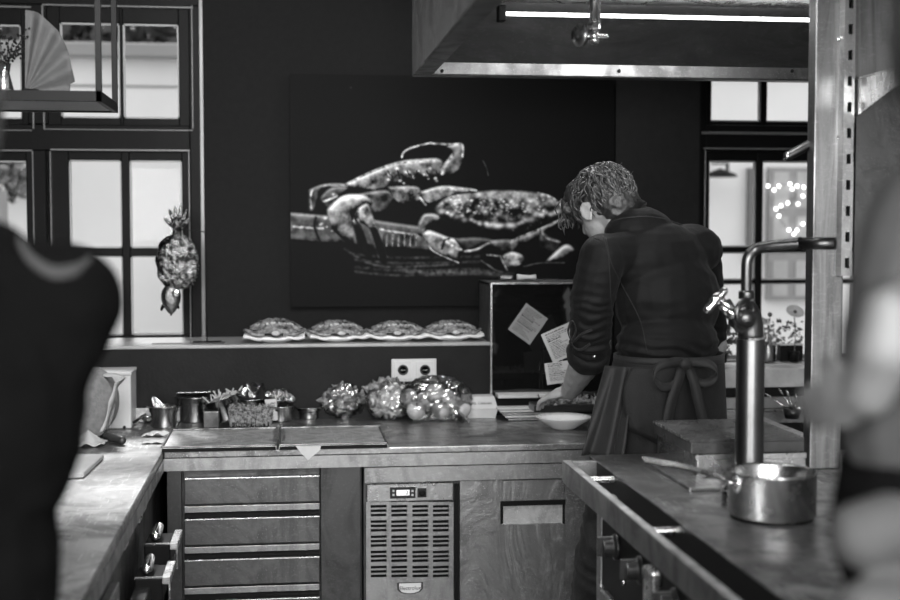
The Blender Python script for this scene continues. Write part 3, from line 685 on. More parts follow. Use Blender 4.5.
# ================================================================== POST AND SHELF RACK AT RIGHT
PD = 3.02
ix0 = P(812, 300, PD).x; ix1 = P(843, 300, PD).x
MB_ = MB().box(ix0, ix1, PD, PD + .045, IZ, ZC)
post = MB_.build('steel_post', M['post'], bevel=.003); tag(post, 'broad square stainless post standing on the island, right of the window', 'post')
rk = thing('wall_shelf_rack', P(850, 275, PD - .04), 'slotted steel upright with bracket shelf and back panel at top right', 'shelf')
m = MB(); a, b, u, t = R(843.5, -40, 854, 276, PD - .03)
ys = [(50 + 26 * k, 60 + 26 * k) for k in range(-3, 9)]
zs = [t] + [z for y0, y1 in ys for z in (P(849, y0, PD - .03).z, P(849, y1, PD - .03).z)] + [u]
w3 = (b - a)
m.box(a, a + w3 * .35, PD - .03, PD - .02, u, t).box(a + w3 * .75, b, PD - .03, PD - .02, u, t)
for i in range(0, len(zs), 2): m.box(a + w3 * .34, a + w3 * .76, PD - .0295, PD - .0205, zs[i + 1], zs[i])
m.box(a, a + .003, PD - .02, PD + .0, u, t).box(b - .003, b, PD - .02, PD, u, t)
m.build('slotted_upright', M['steel'], rk)
m = MB(); m.box(a + .004, b - .004, PD - .012, PD - .01, u, t); m.build('upright_back', M['black'], rk)
for y in (39, 138, 262): MB().lathe([(.007, 0), (.006, .003), (.003, .004)], P(839.5, y, PD - .001), Rx(math.pi / 2), 12).build('bolt', M['chrome'], post)
MB().pbox(855.5, -40, 960, 78, PD - .012, .01).build('back_panel', M['post'], rk, bevel=.001)
MB().pbox(855.5, 78, 960, 275, PD - .008, .01).build('lower_panel', M['steeld'], rk)
sA = P(855, 80, PD - .02); sB = P(855, 118, PD - .02); sC = P(874, 85, PD - .28)
x_ = sA.x
MB().prism([(x_, PD - .02, sA.z), (x_, PD - .02, sB.z), (x_, PD - .3, sA.z - .02), (x_, PD - .32, sA.z)], (.004, 0, 0)).build('bracket', M['steelb'], rk)
MB().box(x_, x_ + .7, PD - .34, PD - .015, sA.z + .001, sA.z + .005).box(x_ + .02, x_ + .7, PD - .34, PD - .336, sA.z - .03, sA.z + .003).build('shelf_board', M['steelb'], rk, bevel=.001)
# small bent tube end left of the post
o = thing('shower_hose_holder', P(795, 160, PD + .06), 'short bright tube bracket poking out left of the steel post', 'bracket')
MB().caps(P(788, 156, PD + .04), .0115, P(812, 143, PD + .04), .0115).build('tube', M['dchrome'], o, smooth=True)
MB().lathe([(.009, 0), (.013, .001), (.013, .006), (.009, .007)], P(787.5, 156.5, PD + .04), Ry(-math.pi / 2 + .5), 18).build('tube_end', M['chrome'], o, smooth=True)

# ================================================================== ISLAND
def I(px, py, z=IZ): return PZ(px, py, z)
rA = I(563, 461); rB = I(742, 600)            # outer top corner of the rail
cA = I(589, 455); xr = (rA.x + rB.x) / 2; xr = rA.x
iY = cA.y                                       # far end of the island
xc = (I(589, 455).x + I(780, 597).x) / 2
ISW = 2.3
isl = thing('cooking_island', ((xc + ISW) / 2, 2.4, 0), 'stainless steel cooking island with guard rail, control knobs and oven front', 'stove')
iy0 = 1.5
MB().box(xc, ISW, iy0, iY, IZ - .004, IZ).build('top', M['steelt'], isl, bevel=.004)
MB().box(xc + .02, ISW - .02, iy0 + .02, iY - .03, .12, IZ - .004).build('body', M['steeld'], isl)
MB().box(xc + .06, ISW - .06, iy0 + .06, iY - .08, 0, .12).build('plinth', M['black'], isl)
rt = .03
m = MB(); m.box(xr, xr + .016, iy0, rA.y, IZ - .056, IZ)
m.box(xr, xc + .02, rA.y - .004, rA.y + .012, IZ - .052, IZ)
m.build('guard_rail', M['rail'] if 'rail' in M else M['steel'], isl, bevel=.003)
MB().box(xr - .001, xr + .017, iy0, rA.y, IZ, IZ + .002).build('rail_highlight', M['tray'], isl, bevel=.001)  # added bright strip, the highlight along the rail top as colour
for (px, py) in ((597, 474), (665, 524)):
    c = I(px, py); MB().caps((xr + .02, c.y, IZ - .014), .008, (xc + .01, c.y, IZ - .014), .008).build('rail_bracket', M['steelb'], isl, smooth=True)
# front of the island faces -x
xp = xc - .035
def fy(px, py):
    d = ray(px, py); k = xp / d.x; return d.y * k, H + d.z * k
YA = fy(600, 560)[0]
MB().box(xc + .001, xc + .02, iy0, iY - .002, IZ - .12, IZ - .004).build('top_apron', M['black'], isl)
pn = MB().box(xp, xc + .02, iy0, YA - .02, .58, IZ - .1).build('control_panel', M['black'], isl, bevel=.003)
MB().box(xp - .004, xc + .02, YA - .02, YA + .02, .1, IZ - .05).build('corner_stile', M['steel'], isl, bevel=.003)
MB().box(xp - .01, xp - .001, iy0, YA - .02, .705, .713).build('panel_trim', M['steelb'], isl)
MB().box(xp - .006, xp + .03, iy0, YA - .03, .14, .70).build('oven_door', M['steel'], isl, bevel=.004)
MB().box(xp - .018, xp - .006, iy0 + .1, YA - .1, .62, .632).build('oven_handle', M['steelb'], isl, bevel=.002)
for (px, py) in ((617, 535), (641, 560), (676, 590), (690, 615), (712, 630)):
    Y, Z = fy(px, py); Z = .835
    kn = MB().lathe([(.03, 0), (.03, .006), (.021, .01), (.019, .034), (.001, .036)], (xp, Y, Z), Ry(-math.pi / 2), 24).build('knob', M['blackp'], isl, smooth=False, bevel=.002)
    MB().box(xp - .045, xp - .006, Y - .004, Y + .004, Z - .02, Z + .024).build('pointer', M['dchrome'], kn, bevel=.001)
for (px, py) in ((626, 548), (655, 575)):
    Y, Z = fy(px, py); MB().ell((xp - .004, Y, .775), .006, nu=10, nv=8).build('pilot_lamp', M['chrome'], isl, smooth=True)
Y, Z = fy(655, 562); MB().box(xp - .02, xp, Y - .05, Y + .02, .76, .87).build('switch_box', M['steelb'], isl, bevel=.005)
# hob zones set in the top
a = I(738, 522); 
MB().box(xc + .3, ISW - .1, iy0 + .1, a.y, IZ, IZ + .0015).build('hob_plate', M['hob'] if 'hob' in M else M['castiron'], isl)

# ================================================================== LEDGE: CRABS ON PLATES
def make_dressed_crab():
    t = thing('dressed_crab', (0, 0, 0)); rnd = random.Random(2)
    def shell(sgn):
        def fn(u, v):
            a = math.pi * (2 * u); r = v ** .8; x = .088 * r * math.cos(a); y = .052 * r * math.sin(a)
            rim = 1 + .05 * math.sin(a * 11) * (v > .8)
            z = .034 * (1 - r ** 2.6) + .004 * noise.noise(Vector((x * 60, y * 60, sgn * 3)))
            return (x * rim, y * rim, z * sgn)
        return fn
    m = MB(); m.grid(shell(1), 48, 14)
    m.v = [(x, y + .012, z + .028 + .10 * y) for x, y, z in m.v]
    m.build('upper_shell', M['crab'], t, smooth=True)
    m = MB(); m.grid(shell(1), 48, 14); m.v = [(x * .86 + .008, y * .9 - .022, z * .72 + .016) for x, y, z in m.v]
    lo = m.build('lower_shell', M['crab'], t, smooth=True)
    m = MB()
    for i in range(30):
        a = rnd.uniform(-.9, .9); m.ell((.07 * a, -.03 + .02 * rnd.random(), .036 + .008 * (1 - a * a) + rnd.random() * .006), rnd.uniform(.002, .0045), nu=8, nv=5)
    m.build('shell_bumps', M['crabw'], lo, smooth=True)
    m = MB(); m.ell((.006, -.062, .016), (.014, .01, .008)); m.build('filling', M['crabw'], t, smooth=True)
    for s in (-1, 1):
        m = MB()
        m.tube(bez([(s * .05, -.045, .012), (s * .085, -.03, .02), (s * .098, -.004, .024)], 5), [.007] * 10 + [.002], 8)
        m.tube(bez([(s * .03, -.062, .012), (s * .062, -.06, .012), (s * .083, -.036, .018)], 5), [.006] * 10 + [.002], 8)
        m.build('claw', M['crab'], t, smooth=True)
    return t
def make_plate():
    return MB().lathe([(.001, 0), (.045, 0), (.05, .003), (.085, .014), (.086, .017), (.05, .007), (.001, .005)], n=40).build('plate', M['porc'], smooth=True)
def make_napkin():
    def fn(u, v):
        x = (u - .5) * .215; y = (v - .5) * .15
        z = .007 + .007 * (2 * u - 1) ** 2 + .003 * math.sin(u * 19 + v * 5) * (1 - v) + .010 * v
        return (x, y, z)
    return MB().grid(fn, 60, 14, .009).build('napkin', M['napkin'], smooth=True)
c0, pl0, nk0 = make_dressed_crab(), make_plate(), make_napkin()
LY = DB + .1
labs = ['leftmost on the ledge, nearest the fish', 'second from the left on the ledge', 'third from the left on the ledge', 'rightmost, beside the glass cabinet']
for i, (px, r) in enumerate(((275, -.05), (337, .12), (396, -.1), (451, .06))):
    p = P(px, 338, LY); k = Vector((p.x, LY, LZ))
    f = (lambda o, z: (copy_tree(o, (k.x, k.y, k.z + z), r) if i else (setattr(o, 'location', (k.x, k.y, k.z + z)), setattr(o, 'rotation_euler', (0, 0, r)), o)[2]))
    a = f(pl0, 0); b = f(nk0, .008); c = f(c0, .019); c.scale = (1.1, 1.05, (1.05, .92, .85, .85)[i])
    tag(c, 'dressed crab on a napkin, ' + labs[i], 'crab', 'dressed crabs along the ledge')
    tag(b, 'folded white linen napkin under the crab ' + ['nearest the left window', 'second from the left', 'third from the left', 'next to the dark glass cabinet'][i], 'napkin', 'napkins under the crabs')
    tag(a, 'small round white plate under the crab ' + ['nearest the left window', 'second from the left', 'third from the left', 'next to the dark glass cabinet'][i], 'plate', 'plates along the ledge')
c = P(160, 342, DB + .06)
o = MB().box(P(152, 341, DB + .06).x, P(225, 341, DB + .06).x, DB + .05, DB + .09, LZ, LZ + .003).build('steel_ruler', M['steeld'], bevel=.001)
tag(o, 'thin dark metal strip lying flat on the ledge below the fish ornament', 'strip')

# hanging metal fish on a wire stand
FD = DB + .12
fs = thing('ornament_stand', P(207, 338, FD), 'thin black wire stand rising from the ledge and holding up the fish', 'stand')
b = P(207, 338, FD); b.z = LZ
hk = P(177, 229, FD - .02)
MB().tube([b + Vector((0, 0, .003)), P(205, 232, FD), hk + Vector((.0, 0, 0))], .0022, 8).build('wire', M['black'], fs, smooth=True)
MB().box(b.x - .05, b.x + .05, FD - .025, FD + .025, LZ, LZ + .003).build('base', M['black'], fs, bevel=.001)
FM = mat('fish_metal', 0.3, 0.25, 1.0, c2=0.012, scale=38, bump=1.0, bscale=55, contrast=.8)
fi = thing('metal_fish', P(175, 312, FD - .02), 'embossed shiny metal fish hanging head down in front of the window', 'ornament')
y = FD - .02
bc = P(177, 262, y)
m = MB()
def fbody(u, v):
    a = 2 * math.pi * u; t = v * math.pi; r = math.sin(t) ** .7
    return (bc.x + .074 * r * math.cos(a) * (1 + .04 * math.sin(v * 30)), y + .022 * r * math.sin(a) + .003 * math.sin(v * 26) * math.sin(a * 6), bc.z + .098 * math.cos(t))
m.grid(fbody, 40, 34); m.build('body', FM, fi, smooth=True)
hc = P(171, 296, y)
MB().grid(lambda u, v: (hc.x + .042 * (math.sin(math.pi * min(1, v * 1.0)) ** .6 * (1 - v * .35)) * math.cos(2 * math.pi * u), y - .002 + .024 * math.sin(math.pi * v) ** .7 * math.sin(2 * math.pi * u), hc.z + .048 - v * .115), 28, 18).build('head', mat('fish_head_metal', 0.3, 0.25, 1.0, c2=.1, scale=30, bump=.4), fi, smooth=True)
e = P(176, 293, y - .034); ey = MB().lathe([(.001, -.004), (.011, -.002), (.0135, .003), (.01, .006), (.001, .004)], e, Rx(math.pi / 2), 20).build('eye', M['chrome'], fi, smooth=True)
MB().ell(e + Vector((0, -.004, 0)), .0055).build('pupil', M['white'], ey, smooth=True)
def fin(base, tip_list, w_, name):
    for tx, ty in tip_list:
        p = P(*base, y); q = P(tx, ty, y); d = (q - p); n = d.length; ang = math.atan2(d.x, d.z)
        MB().ell((p + q) / 2, (w_, .004, n / 2), Ry(ang), 14, 10).build(name, FM, fi, smooth=True)
MB().tube([P(177, 240, y), P(177, 222, y)], [.02, .013], 14).build('tail_stem', FM, fi, smooth=True)
fin((177, 230), [(169, 209), (164, 218), (175, 206)], .008, 'tail_ray')
fin((179, 232), [(181, 204), (187, 209), (190, 217)], .0085, 'tail_ray')
for k in range(12):
    t = k / 11; a = P(190 + 7 * math.sin(math.pi * (t * .9 + .05)), 243 + 40 * t, y)
    MB().ell(a, (.013, .004, .0055), Ry(.5), 10, 8).build('fin_ray', FM, fi, smooth=True)
fin((164, 303), [(161, 311)], .006, 'lip'); fin((172, 304), [(171, 316)], .006, 'lip'); fin((176, 303), [(179, 309)], .006, 'lip')

# ------------------------------------------------------------------ dark glass cabinet and things round it
GY = DB + .005
ga, gb, gu, gt = R(490, 283, 612, 395, GY)
gz = rz + .001
gc = thing('glass_front_cabinet', ((ga + gb) / 2, GY + .2, gz), 'steel cabinet with a smoked glass front on the low wall behind the cook', 'cabinet')
GB = YW - .045
ga += .004
MB().box(ga, gb, GB - .012, GB, gz, gt).box(ga, gb, GY + .01, GB, gt - .01, gt).box(ga, gb, GY + .01, GB, gz, gz + .01).box(gb - .01, gb, GY + .01, GB, gz, gt).box(ga, ga + .006, GY + .01, GB, gz, gt).build('case', M['steel'], gc, bevel=.002)
g = MB().box(ga + .001, gb - .001, GY + .002, GY + .008, gz, gt - .001).build('glass_front', M['bglass'], gc)
MB().box(ga - .003, ga + .004, GY - .002, GY + .014, gz, gt).box(ga, gb, GY - .002, GY + .012, gt - .004, gt + .003).build('edge_trim', M['steelb'], gc, bevel=.001)
# ladle lying on the cabinet
o = thing('steel_peeler', P(526, 281, GY + .1), 'white handled kitchen peeler lying on top of the glass cabinet', 'utensil')
z = gt + .002
a = P(517, 280, GY + .1).x
MB().lathe([(.012, 0), (.009, .02), (.007, .045), (.01, .07)], (a, GY + .1, z + .016), Ry(math.pi / 2 - .0), 14).build('handle', M['white'], o, smooth=True)
MB().box(a + .07, a + .2, GY + .09, GY + .11, z + .003, z + .008).build('blade', M['chrome'], o, bevel=.001)
o = MB().caps((a - .055, GY + .12, z + .013), .012, (a - .02, GY + .11, z + .013), .01).build('bottle_stopper', M['dchrome'], smooth=True); tag(o, 'small dark rounded stopper lying left of the peeler on the cabinet', 'stopper')

# steel pass shelves right of the cook
sh = thing('pass_shelf', P(850, 424, DB - .02), 'stack of steel pass shelves and ledges under the right window', 'shelf')
sx0 = P(640, 400, DB).x; sx1 = 2.4
for (y0, y1, D, dep, mt) in ((410, 412.5, DB - .02, .03, 'steelb'), (413, 424, DB - .012, .012, 'steel'), (398, 409, DB - .01, .018, 'steel'), (388, 397.5, DB + .006, .006, 'black')):
    _, _, u, t = R(640, y0, 800, y1, D); MB().box(sx0, sx1, D, D + dep, u, t).build('shelf_edge', M[mt], sh, bevel=.001)
mb = thing('marble_ledge', P(800, 382, DB + .16), 'pale marble slab ledge below the right window sill', 'ledge')
_, _, u, t = R(640, 369.5, 800, 383, DB + .12); x0 = P(628, 375, DB + .12).x
MB().box(x0, 2.4, DB + .12, YW - .1, rz, t).build('slab', mat('pale_marble', .5, .35, c2=.3, scale=9), mb, bevel=.003)

# orchid / flowers on the sill right
FY = YW - .045
sill = P(750, 363.5, YW - .09).z
def flower_pot(px, lab, seed, big=False):
    rnd = random.Random(seed); b = P(px, 362, FY); b.z = sill
    o = thing('flower_vase', b, lab, 'flowers', 'flower vases on the right window sill')
    v = MB().lathe([(.014, 0), (.02, .01), (.019, .05), (.012, .065), (.013, .07)], b, n=20).build('vase', M['film'] if seed % 2 else M['frost'], o, smooth=True)
    st = MB(); 
    for k in range(7):
        top = b + Vector((rnd.uniform(-.05, .05), rnd.uniform(-.015, .015), rnd.uniform(.08, .19)))
        s_ = bez([b + Vector((0, 0, .02)), b + Vector((0, 0, .06)), top], 5); st.tube(s_, .0013, 5)
        if k < 3: MB().lathe([(.001, 0), (.011, .003), (.017, .011), (.010, .009), (.001, .006)], top, Rx(rnd.uniform(.3, 1.3)) @ Ry(rnd.uniform(-.5, .5)), 10).build('blossom', M['white'] if rnd.random() < .5 else M['gutter'], o, smooth=True)
        else: MB().ell(top, rnd.uniform(.005, .01), nu=8, nv=6).build('bud', M['leafd'], o, smooth=True)
    st.build('stems', M['leafd'], o)
    lf = MB()
    for k in range(22):
        p = b + Vector((rnd.uniform(-.04, .04), rnd.uniform(-.015, .015), rnd.uniform(.06, .12))); q = Matrix.Rotation(rnd.random() * 6, 3, Vector((rnd.random(), 1, rnd.random())))
        lf.add([p, p + q @ Vector((.01, 0, .006)), p + q @ Vector((.024, 0, 0)), p + q @ Vector((.01, 0, -.006))], [(0, 1, 2, 3)])
    lf.build('leaves', M['leaf'], o, fix=False); return o
flower_pot(748, 'slim vase of flowers on the sill just right of the tall mixer column', 11)
flower_pot(768, 'slim vase with a tall poppy bud, middle of the right window sill', 12)
bq = P(794, 312, FY); b = P(794, 362, FY); b.z = sill
o = thing('white_flower', b, 'single large pale open flower in a dark pot next to the steel post', 'flowers')
MB().lathe([(.016, 0), (.02, .03), (.022, .04)], b, n=20).build('pot', M['black'], o, smooth=True)
MB().tube(bez([b + Vector((0, 0, .03)), b + Vector((.004, 0, .1)), bq], 5), .002, 6).build('stem', M['leafd'], o)
fl = MB().lathe([(.001, 0), (.02, .004), (.036, .018), (.034, .02), (.018, .01), (.001, .006)], bq + Vector((0, 0, -.01)), Rx(.7), 20).build('blossom', M['white'], o, smooth=True)
MB().ell(bq + Vector((0, -.012, .002)), .007, nu=10, nv=8).build('flower_centre', M['leafd'], fl, smooth=True)
for k_, (px0, px1) in enumerate(((757, 779), (783, 806))):
    a, b, u, t = R(px0, 344, px1, 362, FY + .0); pb = thing('planter_box', ((a + b) / 2, FY + .03, sill), 'small dark planter box with pale rim on the right sill, ' + ('beside the poppy vase' if k_ == 0 else 'next to the steel post'), 'planter')
    MB().box(a, b, FY + .03, FY + .07, sill, t - .008).build('box', M['black'], pb, bevel=.002); MB().box(a - .002, b + .002, FY + .028, FY + .072, t - .008, t - .002).build('rim', M['card'], pb, bevel=.001)
    rnd = random.Random(30 + k_); lf = MB()
    for k in range(70):
        p = Vector((rnd.uniform(a, b), FY + .05 + rnd.gauss(0, .01), t - .004 + rnd.random() ** 1.5 * .09)); q = Matrix.Rotation(rnd.random() * 6, 3, Vector((rnd.random(), 1, rnd.random()))); w_ = rnd.uniform(.012, .026)
        lf.add([p, p + q @ Vector((w_ * .4, 0, w_ * .3)), p + q @ Vector((w_, 0, 0)), p + q @ Vector((w_ * .4, 0, -w_ * .3))], [(0, 1, 2, 3)])
    lf.build('foliage', M['leafd'] if k_ else M['leaf'], pb, fix=False)
b = P(722, 362, FY); b.z = sill; o = thing('dark_houseplant', b, 'dark bushy plant on the sill just behind the cook on his right', 'plant')
lf = MB(); rnd = random.Random(5)
for k in range(140):
    p = b + Vector((rnd.gauss(0, .022), rnd.gauss(0, .015), .03 + rnd.random() * .15)); q = Matrix.Rotation(rnd.random() * 6, 3, Vector((rnd.random(), 1, rnd.random())))
    lf.add([p, p + q @ Vector((.01, 0, .008)), p + q @ Vector((.028, 0, 0)), p + q @ Vector((.01, 0, -.008))], [(0, 1, 2, 3)])
lf.build('foliage', M['leafd'], o, fix=False); MB().lathe([(.018, 0), (.024, .035), (.026, .04)], b, n=18).build('pot', M['black'], o, smooth=True)

# double socket on the low wall
so = thing('wall_socket', P(414, 381, DB), 'double white wall socket on the low wall above the bags of produce', 'socket')
MB().pbox(391.5, 359, 436.5, 381.5, DB - .008, .008).build('frame', M['white'], so, bevel=.003)
for px in (403, 425):
    c = P(px, 370, DB - .009)
    s_ = MB().pbox(px - 9, 361, px + 9, 379.5, DB - .011, .003).build('insert', M['card'], so, bevel=.002)
    MB().lathe([(.019, 0), (.019, .0016), (.014, .0015), (.013, -.0)], c + Vector((0, -.0025, 0)), Rx(math.pi / 2), 28).build('socket_well', M['blackp'], s_, smooth=False)
    q = MB()
    for dx in (-.006, 0, .006): q.lathe([(.0016, 0), (.0016, .001)], c + Vector((dx, -.0045, 0)), Rx(math.pi / 2), 8)
    q.build('contact', M['white'], s_)

# ================================================================== THINGS ON THE REAR WORKTOP
def W(px, py, z=CZ): return PZ(px, py, z)
# two steel trays lying side by side
def tray(px0, px1, lab, t=.012):
    a = W(px0, 443); b = W(px1, 443); y0 = DC - .008; y1 = DC + .35
    o = thing('steel_tray', ((a.x + b.x) / 2, y0 + .2, CZ), lab, 'tray', 'shallow trays on the rear worktop')
    MB().box(a.x, b.x, y0, y1, CZ + .001, CZ + .012).build('base', M['tray'], o, bevel=.002)
    q = MB()
    for r in ((a.x, b.x, y0, y0 + .007), (a.x, b.x, y1 - .007, y1), (a.x, a.x + .007, y0, y1), (b.x - .007, b.x, y0, y1)): q.box(r[0], r[1], r[2], r[3], CZ + .012, CZ + .017)
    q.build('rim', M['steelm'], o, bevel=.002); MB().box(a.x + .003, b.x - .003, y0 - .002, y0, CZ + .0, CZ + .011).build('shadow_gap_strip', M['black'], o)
tray(166, 277, 'shallow steel tray nearest the corner, under the basket of cress')
tray(279, 386, 'shallow steel tray right of the cress basket, empty on top')
TZ = CZ + .017; ty0 = CZ + .0125
def pan(px, py, r, h, z, lab, seed=0, tilt=0, D=None, content=None, square=False, rimw=.008, name='food_pan', mt='pan'):
    r *= 1.18; b = PZ(px, py, z) if D is None else P(px, py, D); b.z = z if D is None else b.z
    o = thing(name, b, lab, 'pan', 'steel food pans on the rear worktop'); R_ = Ry(tilt)
    n = 4 if square else 36; rot = R_ @ (Rz(math.pi / 4) if square else Matrix.Identity(3)); s = 1.25 if square else 1
    if square: prof = [(.001, 0), (r * .72 * s, 0), (r * .8 * s, .006), (r * .98 * s, h - .004), (r * s + rimw, h - .002), (r * s + rimw, h), (r * s * .97, h), (r * .78 * s, .008), (.001, .006)]
    else: prof = [(.001, 0), (r * .78, 0), (r * .84, .006), (r * .86, h * .68), (r * .97, h * .74), (r, h - .003), (r + rimw, h - .001), (r + rimw, h + .001), (r * .95, h), (r * .93, h * .76), (r * .82, h * .68), (r * .8, .01), (.001, .008)]
    MB().lathe(prof, b, rot, n).build('body', M[mt], o, smooth=not square, bevel=.002 if square else 0)
    rnd = random.Random(seed); T = b + R_ @ Vector((0, 0, h))
    if content == 'film':
        def fn(u, v):
            a = 2 * math.pi * u; q = v; x = r * 1.0 * q * math.cos(a); yy = r * q * math.sin(a)
            z_ = .006 + .03 * max(0, noise.noise(Vector((x * 38 + seed, yy * 38, 1)))) * 2 + .012 * (1 - q) + .022 * (rnd.random()) ** 2
            return T + R_ @ Vector((x, yy, z_))
        q = MB(); q.grid(fn, 26, 8); q.build('plastic_film', M['film'], o)
        q = MB()
        for k in range(5):
            a = rnd.random() * 6; w_ = .02 + .02 * rnd.random(); c = T + R_ @ Vector((r * .5 * math.cos(a), r * .5 * math.sin(a), .015))
            q.grid(lambda u, v: c + Vector(((u - .5) * w_ * 2 + .01 * math.sin(v * 6 + k), .01 * math.sin(u * 9), v * (.035 + .01 * math.sin(u * 7 + k)))), 6, 6)
        q.build('film_crumple', M['film'], o)
    elif content == 'sticks':
        q = MB()
        for k in range(34):
            a = rnd.random() * 6.28; rr = r * .8 * rnd.random() ** .5; p0 = T + R_ @ Vector((rr * math.cos(a), rr * math.sin(a), -.01)); q.tube([p0, p0 + Vector((rnd.gauss(.0, .012), rnd.gauss(0, .01), rnd.uniform(.015, .035)))], .0022, 5)
        q.build('herb_stalks', M['crabw'], o, kind='stuff'); MB().ell(T + R_ @ Vector((0, 0, -.008)), (r * .9, r * .9, .012), R_).build('filling', M['leaf'], o, smooth=True)
    elif content: MB().lathe([(.001, 0), (r * .9, 0), (r * .9, .004), (.001, .006)], T + R_ @ Vector((0, 0, -.016)), R_).build('filling', M[content], o, smooth=True)
    return o
YP = DC + .46
def pz(px, py): return W(px, py)
pan(164, 427, .043, .073, CZ, 'small round pan with wire whisk in it, left end of pan row', 1, content='blackp')
o = thing('wire_whisk', W(156, 410) + Vector((0, 0, .06)), 'looped wire whisk standing in the leftmost small pan', 'whisk')
wc = W(164, 427) + Vector((0, 0, .02))
for k in range(7):
    a = k * math.pi / 7; tip = wc + Vector((-.028, 0, .085)); s = Vector((math.cos(a) * .017, math.sin(a) * .017, 0))
    MB().tube(bez([wc, wc + Vector((-.012, 0, .045)) + s, tip + s * .6 + Vector((-.002, 0, -.01)), tip + Vector((-.004, 0, 0)), tip - s * .6 + Vector((0, 0, -.012)), wc + Vector((-.012, 0, .045)) - s, wc], 5), .0012, 5).build('wire_loop', M['chrome'], o, smooth=True)
pan(195, 421.5, .052, .09, CZ, 'taller rounded pan with a smaller square pan resting on top of it', 2)
b = W(195, 421.5) + Vector((0, 0, .0925))
q = pan(195, 397, .05, .018, b.z, 'shallow square pan stacked on the tall rounded pan', 3, square=True); q.location = b; 
pan(230, 419, .052, .08, CZ + .022, 'tilted round pan full of pale stalks', 4, tilt=-.33, content='sticks')
q = MB().box(W(206, 421).x, W(222, 421).x, YP, YP + .1, CZ + .0, CZ + .058).build('steel_container', M['steeld'], bevel=.004); tag(q, 'small dark square container between two round pans', 'container')
pan(251, 419, .052, .075, CZ, 'round pan topped by crumpled plastic film, behind the cress basket', 5, content='film')
# clear lid standing up in it
q = MB(); lc_ = W(251, 419) + Vector((.0, 0, .122)); q.obox(lc_, (.085, .004, .07), Ry(.45)); q = q.build('plastic_lid', M['frost'], bevel=.001); tag(q, 'clear square plastic lid propped upright on the film-topped pan', 'lid')
pan(281, 421, .04, .055, CZ, 'small deep pan holding loose clear plastic wrap', 6, content='film')
pan(309, 418.5, .037, .042, CZ, 'smallest shallow round pan, right end of the pan row', 7, content='steeld')
# cress basket
cb = thing('cress_punnet', W(250, 432), 'square punnet densely grown with cress standing on the left tray', 'basket')
a, b_, u, t = R(230.5, 407, 270.5, 431, W(250, 431).y - .0); Yc = W(250, 431).y
bz0 = ty0; tz = P(250, 408, Yc).z
MB().box(a + .004, b_ - .004, Yc, Yc + .1, bz0, tz - .01).build('punnet', M['black'], cb, bevel=.002)
q = MB(); rnd = random.Random(8)
for k in range(620):
    s_ = rnd.random()
    if s_ < .55: p0 = Vector((rnd.uniform(a, b_), Yc - .002 - .004 * rnd.random(), bz0 + rnd.random() * .03)); p1 = p0 + Vector((rnd.gauss(0, .004), -.004 * rnd.random(), rnd.uniform(.02, tz - bz0 - .012)))
    elif s_ < .8: p0 = Vector((rnd.uniform(a, b_), rnd.uniform(Yc, Yc + .1), tz - .03)); p1 = p0 + Vector((rnd.gauss(0, .004), rnd.gauss(0, .004), .036 * rnd.random() + .01))
    else: p0 = Vector((rnd.choice((a - .002, b_ + .002)), rnd.uniform(Yc, Yc + .1), bz0 + rnd.random() * .03)); p1 = p0 + Vector((rnd.gauss(0, .004), 0, rnd.uniform(.02, .05)))
    p1.z = min(p1.z, tz + .004); p0.z = max(p0.z, bz0 + .001); q.tube([p0, p1], .0009, 3, cap=False); q.ell(p1, (.0035, .0035, .0016), nu=6, nv=4)
q.build('cress', mat('cress', .03, .4, c2=.4, scale=120, contrast=.6), cb)
q = MB(); q.obox(W(266, 425) + Vector((.018, .05, .045)), (.04, .004, .075), Ry(-.07)); q = q.build('white_card', M['card']); tag(q, 'blank white card standing behind the right side of the cress punnet', 'card')
# two strips of tape/film hanging over the tray gap
q = MB(); x_ = W(278, 440).x
q.ribbon(bez([(x_ - .008, DC + .3, TZ + .002), (x_ - .006, DC + .15, TZ + .003), (x_ - .01, DC + .01, TZ + .002)], 4), .012, (1, 0, 0), .001).ribbon(bez([(x_ + .016, DC + .3, TZ + .002), (x_ + .02, DC + .12, TZ + .004), (x_ + .016, DC + .03, TZ + .002)], 4), .007, (1, 0, 0), .001)
q = q.build('steel_tongs', M['steel']); tag(q, 'pair of slim steel tongs lying across the joint of the two trays', 'tongs')
# paper scrap hanging over the front edge
p = [P(296, 446.5, DC - .012), P(321, 446.5, DC - .012), P(320, 450, DC - .014), P(308, 460.5, DC - .014), P(300, 452, DC - .014)]
q = MB().prism(p, (0, .001, 0)); q.prism([p[0], p[1], p[1] + Vector((0, .012, .003)), p[0] + Vector((0, .012, .003))], (0, 0, .001)); q = q.build('paper_scrap', M['card']); tag(q, 'torn corner of white paper hanging over the worktop edge under the right tray', 'paper')

# bags of produce
def leafy(c, r, n, seed, m1, nm, par, size=.03):
    rnd = random.Random(seed); q = MB()
    for k in range(n):
        d = Vector((rnd.gauss(0, 1), rnd.gauss(0, 1), rnd.gauss(0, 1))).normalized(); d.z = abs(d.z) * 1.0 if rnd.random() < .8 else d.z * .6
        p = c + Vector((d.x * r[0], d.y * r[1], d.z * r[2])) * rnd.uniform(.8, 1.0); rt_ = d.to_track_quat('Z', 'Y').to_matrix() @ Rz(rnd.random() * 6) @ Rx(rnd.gauss(0, .5)); s_ = size * rnd.uniform(.6, 1.2); ph = rnd.random() * 6
        q.grid(lambda u, v: p + rt_ @ Vector(((u - .5) * s_ * math.sin(math.pi * (v * .8 + .15)), (v - .5) * s_ * 1.5, .006 * math.sin(u * 8 + ph) + .008 * math.sin(v * 5 + ph))), 5, 6)
    return q.build(nm, M[m1], par, smooth=True, fix=False)
